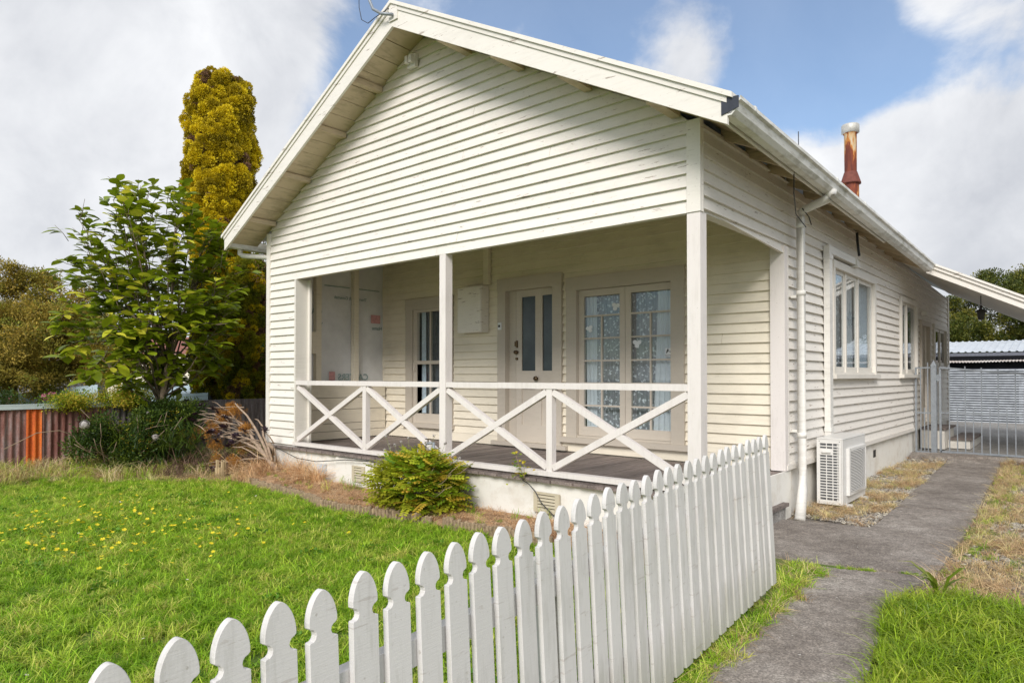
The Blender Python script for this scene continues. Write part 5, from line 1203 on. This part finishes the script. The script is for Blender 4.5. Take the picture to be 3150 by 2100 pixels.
# yellow green shrub over the fence cap, pink roses
# climbing rose bush along the fence
sb = Vector((-9.45, -1.35, 0)); shb = thing('rose_shrub', tuple(sb), 'sprawling dark green rose shrub with white blooms against the rusty fence', 'shrub')
dkp = [leafclump('rose_a', DKLEAF, 90, 1, .26, .12, .8, 41, .2), leafclump('rose_b', DKLEAF, 90, 1, .22, .11, .8, 42, .4)]
cloudtree(shb, sb+Vector((0, .1, .52)), (.42, .70, .50), 210, dkp, .13, .24, 'foliage', .2, .5); cloudtree(shb, sb+Vector((.1, .3, .65)), (.5, .8, .5), 30, [leafclump('rose_d', BUSHL, 60, 1, .26, .10, .8, 44, .2)], .12, .22, 'foliage', .3, .5); scatter('strap_leaves', [tuple(sb+Vector((rg.uniform(-.1, .6), rg.uniform(-.2, 1.0), rg.uniform(.0, .7)))) for _ in range(90)], [blades('strap', DKLEAF, 14, .05, .2, .5, .012, 1.2, 45), blades('strap2', DKLEAF, 10, .05, .2, .45, .012, 1.3, 46)], .6, 1.0, shb, kind='stuff', tilt=.8); cloudtree(shb, sb+Vector((-.3, .75, .85)), (.40, .55, .42), 150, dkp, .12, .2, 'foliage', .3)
cloudtree(shb, sb+Vector((-.55, -.1, 1.12)), (.35, .75, .18), 110, [leafclump('rose_c', BUSHL, 70, 1, .26, .13, .8, 43, .2)], .10, .17, 'young_growth', .2)
m = MB()
for k in range(26):
    a = rg.uniform(0, 6.28); e = sb+Vector((rg.uniform(.0, .55), rg.uniform(-.9, .9), rg.uniform(.1, 1.1)))
    for _ in tree_wood(m, sb+Vector((rg.uniform(-.2, .2), rg.uniform(-.5, .5), 0)), [e], .009, jit=.14, rtip=.004, n=5): pass
m.build('stems', STICK, shb, True)
m = MB(); m.tube([(-9.75, -2.9, .50), (-9.7, -2.5, .72), (-9.7, -2.2, .74), (-9.6, -1.9, .60)], .006, 5); m.tube([(-9.7, -2.55, .1), (-9.6, -2.2, .30), (-9.5, -1.95, .38)], .007, 5); m.build('long_stem', STICK, shb, True)
def flower(root, c, n, r, mat, name='flower'):
    m = MB()
    for _ in range(n):
        d = Vector((rg.gauss(0, 1), rg.gauss(0, 1), rg.gauss(0, 1))).normalized(); p = Vector(c)+d*r*rg.uniform(.4, 1); u = d.cross(Vector((0, 0, 1))).normalized(); w = d.cross(u); s_ = r*.42
        m.add([p-u*s_, p+w*s_, p+u*s_, p-w*s_], [(0, 1, 2, 3)])
    return m.build(name, mat, root)
flower(shb, (-9.05, -2.05, .86), 60, .075, WPETAL); flower(shb, (-8.95, -1.06, .60), 40, .055, WPETAL); flower(shb, (-9.4, -1.0, .98), 18, .03, WPETAL)
yl = Vector((-11.6, -1.5, 0)); ysh = thing('yellow_green_shrub', tuple(yl), 'light yellow green shrub showing just over the pale fence capping', 'shrub')
cloudtree(ysh, yl+Vector((0, .7, 1.05)), (.45, 1.0, .33), 130, [leafclump('yg', BUSHL, 80, 1, .24, .11, .8, 51, .2)], .13, .22, 'foliage', .2)
pr = thing('pink_rose_bush', (-12.6, -2.4, 0), 'rose bush with bright pink blooms beyond the fence capping', 'shrub')
cloudtree(pr, (-12.6, -2.4, .85), (.4, .9, .35), 90, dkp, .14, .22, 'foliage', .2)
for (u, v, r) in ((140, 1219, .085), (157, 1211, .05), (168, 1213, .05), (35, 1224, .05)):
    p = at(u, 14.4); flower(pr, (p[0], p[1], zat(v, 14.4)), 50, r, PINK)
# aeonium: leaning pale branching stems, black rosettes, rusty dead flower heads
ab = Vector((-6.80, -.18, .10)); ae = thing('tree_aeonium', tuple(ab), 'leaning pale-stemmed succulent with black rosettes and rusty dead flower heads at the house corner', 'succulent')
def ap(u, v): # point in the plane y=-.2 used while measuring
    X = (550+u/4.48-1575)/2075.45; Z = -(1150+v/4.48-1050-74.66)/2075.45
    d = VIEWF+VIEWR*X; k = (-.2+5.6387)/(d.y)
    return Vector((2.6247+d.x*k, -.2, 1.6+(Z+.0148)*k))
def limb(uvs, r0, r1, dy=0.0, name='stem'):
    pts = [ap(*q)+Vector((0, dy*i/(len(uvs)-1), 0)) for i, q in enumerate(uvs)]; n = len(pts)
    MB().tube(pts, [.72*(r0+(r1-r0)*i/(n-1)) for i in range(n)], 8).build(name, PALEBARK, ae, True); return pts
limb([(1390, 1360), (1340, 1290), (1260, 1200), (1190, 1110), (1100, 990), (1030, 900), (980, 800), (900, 700), (780, 620)], .062, .018)
limb([(1260, 1200), (1220, 1040), (1170, 900), (1090, 730), (1000, 570), (900, 460), (860, 400)], .036, .014, -.1)
limb([(1290, 1190), (1210, 1000), (1120, 860), (1080, 720), (1000, 640), (930, 625)], .03, .012, .15)
limb([(1230, 1140), (1080, 1010), (940, 930), (800, 880), (720, 860), (620, 830), (520, 800), (450, 720), (370, 670)], .028, .009, -.2)
limb([(1100, 990), (980, 880), (860, 860), (760, 850), (690, 860), (640, 940)], .02, .008, -.15)
limb([(780, 620), (640, 600), (520, 570), (440, 600), (330, 600)], .016, .007, .1)
limb([(900, 460), (760, 450), (620, 460), (490, 460)], .014, .007, -.05); limb([(900, 460), (760, 470), (630, 500)], .012, .006)
limb([(780, 620), (720, 560), (660, 510), (560, 470), (460, 400), (380, 380)], .015, .007, .1)
limb([(800, 620), (760, 600), (640, 560), (580, 640), (570, 740)], .012, .006, -.1); limb([(440, 600), (460, 550), (420, 510), (370, 500)], .010, .006, -.1)
limb([(420, 590), (380, 560), (310, 540)], .009, .005, -.1); limb([(370, 670), (320, 730), (260, 780)], .009, .005); limb([(460, 750), (380, 790), (330, 830)], .009, .005, -.05)
limb([(1230, 1180), (1120, 1130), (1060, 1060), (980, 1000), (880, 990), (800, 970)], .018, .007, -.2)
limb([(1180, 1160), (1000, 1160), (880, 1200), (760, 1180), (620, 1210)], .017, .008, -.35)
limb([(1320, 1110), (1330, 1000), (1320, 940)], .042, .036, -.1); limb([(1320, 960), (1300, 860), (1280, 800)], .014, .010, -.1)
limb([(1370, 1240), (1410, 1150), (1450, 1010)], .017, .013, -.15); limb([(1380, 1330), (1240, 1200), (1200, 1180)], .012, .008)
limb([(1100, 800), (1060, 760), (980, 790), (840, 780)], .012, .007, -.2); limb([(900, 720), (800, 680), (700, 660), (670, 630)], .012, .006, -.2)
for k in range(46):
    u0, v0 = rg.uniform(520, 1180), 0; v0 = 620+(u0-520)*.62+rg.uniform(-130, 110); a0 = rg.uniform(100, 330); bend = rg.uniform(-90, 60)
    limb([(u0, v0), (u0-a0*.35, v0-40+bend*.2), (u0-a0*.75, v0-30+bend*.6), (u0-a0, v0+bend)], rg.uniform(.010, .016), .005, rg.uniform(-.2, .2))
def rosette(c, r):
    m = MB(); tilt = Matrix.Rotation(rg.uniform(-.7, .7), 3, 'X') @ Matrix.Rotation(rg.uniform(-.7, .7), 3, 'Y')
    for k in range(24):
        a = k*2.4; e = .15+.75*k/24; l = r*(1-.45*k/24); d = tilt @ Vector((math.cos(a)*math.cos(e), math.sin(a)*math.cos(e), math.sin(e))); u = tilt @ Vector((-math.sin(a), math.cos(a), 0)); w = l*.17
        c_ = Vector(c); m.add([c_, c_+d*l*.65+u*w, c_+d*l, c_+d*l*.65-u*w], [(0, 1, 2, 3)])
    return m.build('rosette', BLACKLEAF, ae)
for (u, v, r) in [(870, 600, .085), (1285, 760, .075), (1185, 770, .07), (640, 790, .085), (740, 740, .09), (840, 850, .08), (580, 890, .07), (700, 920, .085), (800, 930, .07), (280, 640, .09), (270, 580, .075), (330, 560, .07), (350, 370, .07), (470, 430, .08), (580, 490, .09), (600, 540, .075), (880, 990, .08), (1030, 1120, .06), (960, 900, .06), (720, 1290, .08), (250, 700, .07), (700, 800, .08), (400, 640, .07), (760, 830, .07)]:
    rosette(ap(u, v)+Vector((0, rg.uniform(-.35, -.05), 0)), r*1.2)
rust_p = [leafclump('rustf', RUSTFL, 110, 1, .30, .10, .7, 61, .3)]
for (u, v, rx, rz_) in [(265, 850, .17, .11), (540, 970, .17, .09), (840, 505, .15, .08), (530, 640, .17, .16), (570, 760, .14, .10), (780, 1010, .15, .08), (640, 1160, .10, .10), (640, 1270, .14, .12), (950, 1200, .13, .09), (640, 450, .08, .04), (960, 740, .10, .06), (600, 560, .10, .08)]:
    c_ = ap(u, v)+Vector((0, rg.uniform(-.2, .15), 0)); q = [tuple(c_+Vector((rg.gauss(0, .45)*rx, rg.gauss(0, .45)*rx, rg.gauss(0, .5)*rz_))) for _ in range(16)]
    scatter('dead_flower_head', q, rust_p, .045, .075, ae, tilt=1, kind='stuff')
# sticks and stump near it
for i, (a, b, c_, lab) in enumerate([((60, 830), (180, 930), (490, 1410), 'long bare pale stick leaning left of the black rosettes'), ((0, 1170), (150, 1260), (330, 1450), 'short bare stick lying low in the dry grass by the rose shrub')]):
    m = MB(); m.tube([ap(*a)+Vector((0, -.3, 0)), ap(*b)+Vector((0, -.4, 0)), ap(*c_)+Vector((0, -.6, .06))], [.008, .011, .014], 6); m.build('dry_stick', STICK, None, True, label=lab, cat='stick')
m = MB()
for k in range(9):
    a = k*.7; m.beam((-7.62+.05*math.cos(a), -.62+.05*math.sin(a), 0), (-7.62+.06*math.cos(a), -.62+.06*math.sin(a), .16+.16*rg.random()), .035, .035)
m.build('split_stump', TIMBER, None, label='splintered pale stump in the dry grass below the black rosettes', cat='stump')
# wisteria bush in front of the veranda
wb = Vector((-3.28, -.42, .05)); wis = thing('wisteria_bush', tuple(wb), 'rounded green and bronze bush with feathery leaves against the foundation', 'bush')
def pinnate(nm, n=9, l=.26, val=.5):
    vs = []; fs = []
    vs += [(0, -.0012, 0), (0, .0012, 0), (l, .0008, -l*.12), (l, -.0008, -l*.12)]; fs.append((0, 1, 2, 3))
    for i in range(n):
        t_ = .18+.8*(i//2)/(n//2); sgn = 1 if i % 2 else -1
        if i == n-1: t_, sgn = 1.0, 0
        b = Vector((t_*l, 0, -l*.12*t_*t_)); d = Vector((.55, sgn*1.0, -.15)).normalized() if sgn else Vector((1, 0, -.1)); ll = .060*(1-.25*abs(t_-.55)); w = ll*.66; u = d.cross(Vector((0, 0, 1))).normalized()
        k = len(vs); vs += [tuple(b), tuple(b+d*ll*.35+u*w*.42), tuple(b+d*ll*.7+u*w*.42), tuple(b+d*ll+Vector((0, 0, -.006))), tuple(b+d*ll*.7-u*w*.42), tuple(b+d*ll*.35-u*w*.42)]; fs.append((k, k+1, k+2, k+3, k+4, k+5))
    me = bpy.data.meshes.new(nm); me.from_pydata(vs, [], fs); me.materials.append(BUSHL); a = me.attributes.new('v', 'FLOAT', 'POINT'); a.data.foreach_set('value', np.full(len(vs), val, dtype=np.float32)); return me
pm = [pinnate('leaf', 9, .20, .25), pinnate('leaf', 11, .24, .6), pinnate('leaf', 9, .17, .85)]
lp = []
for _ in range(1500):
    d = Vector((rg.gauss(0, 1), rg.gauss(0, 1), rg.gauss(.3, 1))).normalized(); r = rg.uniform(.55, .98)
    p = wb+Vector((d.x*.66*r, d.y*.42*r, .27+d.z*.42*r))
    if p.z < .10 or p.y > -.10: continue
    lp.append((p, d))
lp.sort(key=lambda t: (t[0]-wb).dot(VIEWF)-.4*t[0].z+rg.uniform(-.12, .12))
foliage(wis, lp, pm, .65, 1.05)
m = MB()
for k in range(30):
    e = wb+Vector((rg.uniform(-.7, .75), rg.uniform(-.3, .25), rg.uniform(.25, .62)))
    for _ in tree_wood(m, wb+Vector((rg.uniform(-.1, .1), rg.uniform(-.1, .1), 0)), [e], .009, jit=.08, rtip=.003, n=5): pass
m.build('stems', STICK, wis, True)
m = MB(); fl_ = []
for (u, v) in [(460, 60), (500, 180), (600, 190), (820, 85), (700, 145), (520, 245), (440, 270), (740, 310), (1230, 50), (1100, 160), (980, 290), (1130, 270), (1410, 170), (1640, 410), (480, 400), (330, 460)]:
    X = (1100+u/5.2275-1575)/2075.45; Z = -(1330+v/5.2275-1050-74.66)/2075.45; d = VIEWF+VIEWR*X; k = (-.35+5.6387)/d.y; p = Vector((2.6247+d.x*k, -.35, 1.6+(Z+.0148)*k)); fl_.append(p)
    b = wb+Vector(((p.x-wb.x)*.6, 0, .35)); m.tube([b, b.lerp(p, .6)+Vector((.01, 0, .02)), p], .0022, 4)
m.build('flower_stalk', simple('stalk_green', (.2, .22, .08)), wis)
for p in fl_: flower(wis, p, 16, .022, WPETAL)
# sprig through the deck edge
sg = thing('vine_sprig', (-2.02, -.08, .5), 'small light green vine sprig climbing over the edge of the deck', 'plant')
lp = [(Vector((-2.02+rg.gauss(0, .075), -.08+rg.uniform(-.05, .02), .60+rg.gauss(0, .075))), Vector((rg.uniform(-1, 1), -.5, rg.uniform(-.3, 1))).normalized()) for _ in range(46)]+[(Vector((-2.10+rg.gauss(0, .03), -.08, .76+rg.gauss(0, .02))), Vector((-.5, -.5, .4))) for _ in range(7)]
foliage(sg, lp, [leafmesh('leaf', BUSHL, .065, .034, .1, .1, .8), leafmesh('leaf', BUSHL, .045, .030, .1, .2, .5)], .7, 1.2)
m = MB(); m.tube([(-1.98, -.06, .50), (-2.02, -.09, .62), (-2.09, -.09, .78)], .003, 5); m.tube([(-1.98, -.06, .50), (-1.96, -.09, .62)], .003, 5); m.build('stem', STICK, sg)
# ------------------------------------------------------------------ grass and stones
def inpoly(x, y, poly):
    c_ = False; j = len(poly)-1
    for i in range(len(poly)):
        xi, yi = poly[i]; xj, yj = poly[j]
        if (yi > y) != (yj > y) and x < (xj-xi)*(y-yi)/(yj-yi)+xi: c_ = not c_
        j = i
    return c_
def fill(poly, dens, hf=gh, test=None):
    xs = [p[0] for p in poly]; ys = [p[1] for p in poly]; n = int((max(xs)-min(xs))*(max(ys)-min(ys))*dens); out = []
    for _ in range(n):
        x, y = rg.uniform(min(xs), max(xs)), rg.uniform(min(ys), max(ys))
        if inpoly(x, y, poly) and (test is None or test(x, y)): out.append((x, y, hf(x, y)-.005))
    return out
def nz(x, y): return .5+.25*math.sin(x*2.3+1.3*math.sin(y*1.9))+.25*math.sin(y*3.1+1.7*math.sin(x*2.7+.5))+.0
gp_ = [blades('grass_a', GRASS, 34, .055, .035, .085, .0045, .7, 1), blades('grass_b', GRASS, 34, .055, .03, .075, .005, .9, 2), blades('grass_c', GRASS, 28, .05, .045, .11, .004, .8, 3)]
def wfar(x, y): return math.hypot(x-2.62, y+5.64)
lawn = [(-8.2, -7.5), (.95, -7.5), (1.1, -4.5), (.97, -2.5), (.86, -.7), (.7, -.65), (-.4, -.66), (-1.8, -.68), (-2.9, -.80), (-3.8, -1.0), (-4.4, -1.04), (-5.2, -.78), (-6.6, -.72), (-7.1, -.72), (-7.6, -1.2), (-8.6, -1.8), (-9.1, -2.4), (-9.1, -7.5)]
scatter('lawn_grass', fill(lawn, 330), gp_, .75, 1.25, None, 'short green lawn grass between the picket fence and the house', 'grass', 'stuff', .2)
wd = [leafclump('clover_a', leafmat('clover_leaf', [(.2, (.07, .19, .015)), (.8, (.20, .38, .03))], .35, .4, 3, .5), 46, .10, .030, .026, .28, 71), leafclump('plantain', GRASS, 14, .03, .055, .018, .5, 72)]
wp = []
for _ in range(46):
    x0_, y0_ = rg.uniform(-8, .6), rg.uniform(-6.5, -1.0); s0_ = rg.uniform(.08, .28)
    for q in range(rg.randint(3, 9)):
        x, y = x0_+rg.gauss(0, s0_), y0_+rg.gauss(0, s0_)
        if inpoly(x, y, lawn): wp.append((x, y, gh(x, y)+rg.uniform(.02, .05)))
scatter('lawn_weeds', wp, wd, .6, 1.2, None, 'patches of darker clover and broad weeds in the lawn', 'weeds', 'stuff', .2)
dg = [blades('dry_a', DRY, 30, .06, .03, .11, .0035, 1.6, 4), blades('dry_b', DRY, 24, .06, .02, .07, .004, 2.2, 5)]
dg_t = [blades('dry_t', DRY, 34, .09, .12, .34, .005, .8, 6), blades('dry_u', GRASS, 26, .08, .08, .26, .005, .8, 7)]
straw = [blades('straw_a', STRAW, 26, .07, .01, .05, .0035, 4.5, 8), blades('straw_b', STRAW, 26, .07, .01, .035, .004, 6, 9)]
# dry border at the left, up to the fence
left_b = [(-10.1, -8), (-8.3, -8), (-8.9, -2.6), (-8.3, -1.9), (-7.4, -1.2), (-6.8, -.78), (-7.35, -.2), (-7.4, .9), (-10.1, 1.5)]
scatter('long_dry_grass', fill(left_b, 60, test=lambda x, y: (x < -9.0) or rg.random() < .25), dg_t+[blades('green_u', GRASS, 34, .09, .08, .30, .005, .9, 77)], .6, 1.15, None, 'long tawny and green grass along the foot of the boundary fence', 'grass', 'stuff', .3)
scatter('straw_litter', fill(left_b, 120), straw+dg, .8, 1.4, None, 'dry straw litter between the lawn and the boundary fence', 'dry grass', 'stuff', .4)
bedp = [(-7.0, .0)]+[(x, y+.03) for x, y in bed_x]+[(.35, .02)]
scatter('bed_straw', fill(bedp, 330, bedh), straw, .45, .85, None, 'dry straw mulch over the garden bed below the foundation', 'mulch', 'stuff', .5)
scatter('bed_weeds', fill(bedp, 9, bedh), gp_+dg_t[1:], .5, 1.0, None, 'scattered green weeds in the garden bed', 'weeds', 'stuff', .3)
cl = [(-7.1+rg.gauss(0, .28), -.25+rg.gauss(0, .16), .05) for _ in range(70)]+[(-6.15+rg.gauss(0, .16), -.12+rg.gauss(0, .05), .10) for _ in range(22)]+[(-5.75+rg.gauss(0, .12), -.16, .08) for _ in range(10)]
scatter('straw_tufts', cl, [blades('straw_t', STRAW, 34, .08, .10, .36, .0045, 1.2, 10)], .6, 1.1, None, 'tall dry straw tufts at the left corner of the house', 'dry grass', 'stuff', .5)
m_ = [blades('twig', simple('twig_brown', (.15, .09, .06)), 14, .12, .02, .20, .006, 3.0, 12)]
scatter('twig_litter', fill([(-9.9, -1.3), (-7.6, -1.0), (-7.3, -.4), (-7.4, .9), (-9.9, .9)], 60), m_, .8, 1.8, None, 'brown twigs and litter under the conifers', 'litter', 'stuff', .6)
# side strips
sideL = [(-.04, 2.4), (.84, 2.25), (.80, 4), (.68, 7), (.58, 9.2), (-.04, 9.0)]
def isdry(x, y): return nz(x*1.7, y*1.5) > .60
scatter('dry_grass_strip', fill(sideL, 200, test=lambda x, y: isdry(x, y) or rg.random() < .18), dg, .6, 1.0, None, 'flattened dry grass beside the side wall of the house', 'dry grass', 'stuff', .4)
drv = [(1.68, .1), (1.70, .7), (1.68, 2.4), (1.62, 4.4), (1.42, 9.25), (4.2, 9.6), (5.5, 6), (5.5, -.3), (2.2, -.3), (1.62, .0)]
def dryd(x, y): return nz(x*1.7+3, y*1.3) > .62 or x < 1.78 or y < 1.3
scatter('dry_driveway_grass', fill(drv, 170, test=lambda x, y: dryd(x, y) or rg.random() < .2), dg, .6, 1.1, None, 'dry tan grass over the gravel driveway on the right', 'dry grass', 'stuff', .4)
scatter('driveway_weeds', fill(drv, 40, test=lambda x, y: x < 1.95 or nz(x*2, y*2) > .7), gp_, .5, .95, None, 'patches of green weeds at the right edge of the path', 'weeds', 'stuff', .3)
def stone(seed):
    r_ = random.Random(seed); bm = bmesh.new(); bmesh.ops.create_icosphere(bm, subdivisions=1, radius=1)
    for v in bm.verts: v.co = Vector((v.co.x*1.1, v.co.y*.8, v.co.z*.55))*r_.uniform(.75, 1.15)
    me = bpy.data.meshes.new('stone'); bm.to_mesh(me); bm.free(); me.materials.append(STONE); a = me.attributes.new('v', 'FLOAT', 'POINT'); a.data.foreach_set('value', np.full(len(me.vertices), r_.random(), dtype=np.float32)); return bpy.data.objects.new('stone', me)
stp = [stone(k) for k in range(4)]
gv = fill(sideL, 1500, test=lambda x, y: not isdry(x, y) or y < 3.2 or rg.random() < .3)+fill(drv, 1100, test=lambda x, y: not dryd(x, y) or rg.random() < .12)
scatter('gravel', gv, stp, .011, .024, None, 'loose grey gravel beside the path and on the driveway', 'gravel', 'stuff', .6)
# rank grass at the lower right, along the fence foot and in the path joint
rk = [blades('rank_a', GRASSR, 40, .07, .07, .19, .006, .8, 13), blades('rank_b', GRASSR, 36, .07, .06, .15, .0065, 1.1, 14)]
rank = [(1.60, -.3), (1.85, .02), (2.2, -.05), (2.6, -.12), (4, -.2), (4, -6), (2.2, -6), (2.02, -4), (1.80, -2), (1.64, -.9)]
scatter('rank_grass', fill(rank, 320), rk, .75, 1.15, None, 'lush long green grass in the lower right corner by the path', 'grass', 'stuff', .2)
ft = []
for _ in range(330):
    y = rg.uniform(-5.5, -.2); x = fx(y, 0)+rg.gauss(0.03, .045); ft.append((x, y, .0))
ft += [(rg.uniform(.5, .98), rg.uniform(.05, .30)-.1*0, .01) for _ in range(0)]
ft += [(.80+rg.gauss(.0, .07), rg.uniform(-.45, .18), .0) for _ in range(60)]+[(rg.uniform(.80, 1.0), rg.uniform(-.05, .2), .0) for _ in range(12)]
scatter('fence_foot_grass', ft, gp_, .7, 1.2, None, 'green grass growing along the foot of the picket fence', 'grass', 'stuff', .4)
scatter('fence_foot_straw', [(x+.02, y, z) for x, y, z in ft if rg.random() < .4], dg, .6, 1.0, None, 'dry blades among the grass at the foot of the picket fence', 'dry grass', 'stuff', .4)
jt = [(1.04+t_*.25, .345+t_*.09+rg.uniform(-.008, .008), .012) for t_ in [rg.random() for _ in range(34)]]+[(1.55+rg.gauss(0, .05), .53, .012) for _ in range(8)]
scatter('joint_grass', jt, gp_, .28, .5, None, 'thin green grass growing in the joint across the path', 'grass', 'stuff', .3)
fx_ = thing('flax_clump', (1.80, -.02, 0), 'broad strap leaves sticking up at the edge of the long grass by the path', 'plant')
m = MB()
for k in range(9):
    a = rg.uniform(0, 6.28); l = rg.uniform(.18, .30); d = Vector((math.cos(a), math.sin(a), 0)); u = Vector((-d.y, d.x, 0)); p = Vector((1.80, -.02, 0)); w = .016
    pts = [p, p+d*l*.25+Vector((0, 0, l*.6)), p+d*l*.6+Vector((0, 0, l*.85))]; e = p+d*l*.95+Vector((0, 0, l*.8))
    MB().add([pts[0]-u*w*.6, pts[0]+u*w*.6, pts[1]-u*w, pts[1]+u*w, pts[2]-u*w*.8, pts[2]+u*w*.8, e], [(0, 1, 3, 2), (2, 3, 5, 4), (4, 5, 6)]).build('leaf', GRASSR, fx_, True)
# buttercups and daisies
def petals(nm, mat, r):
    vs = []; fs = []
    for k in range(5):
        a = k*1.2566; vs += [(0, 0, 0), (r*math.cos(a-.5), r*math.sin(a-.5), r*.25), (r*1.15*math.cos(a), r*1.15*math.sin(a), r*.3), (r*math.cos(a+.5), r*math.sin(a+.5), r*.25)]; fs.append((4*k, 4*k+1, 4*k+2, 4*k+3))
    return proto(nm, vs, fs, mat, np.full(len(vs), .6))
bc = []
for (X, Y, n, s_) in [(-5.2, -3.0, 44, .55), (-4.2, -2.9, 36, .5), (-5.9, -3.4, 30, .4), (-3.6, -2.6, 10, .4), (-5.8, -2.2, 10, .5), (-3.0, -2.0, 5, .5), (-4.6, -3.6, 18, .35), (-6.4, -2.6, 10, .4), (-4.0, -1.6, 4, .5)]:
    for _ in range(int(n*1.8)): x, y = X+rg.gauss(0, s_), Y+rg.gauss(0, s_); bc.append((x, y, gh(x, y)+rg.uniform(.06, .10)))
scatter('buttercups', bc, [petals('cup', YELLOW, .013)], .9, 1.6, None, 'yellow buttercups scattered through the left of the lawn', 'flowers', 'stuff', .5)
ds = fill(lawn, .6); scatter('daisies', [(x, y, z+.075) for x, y, z in ds], [petals('dais', WPETAL, .010)], .8, 1.3, None, 'a few small white daisies in the lawn', 'flowers', 'stuff', .5)
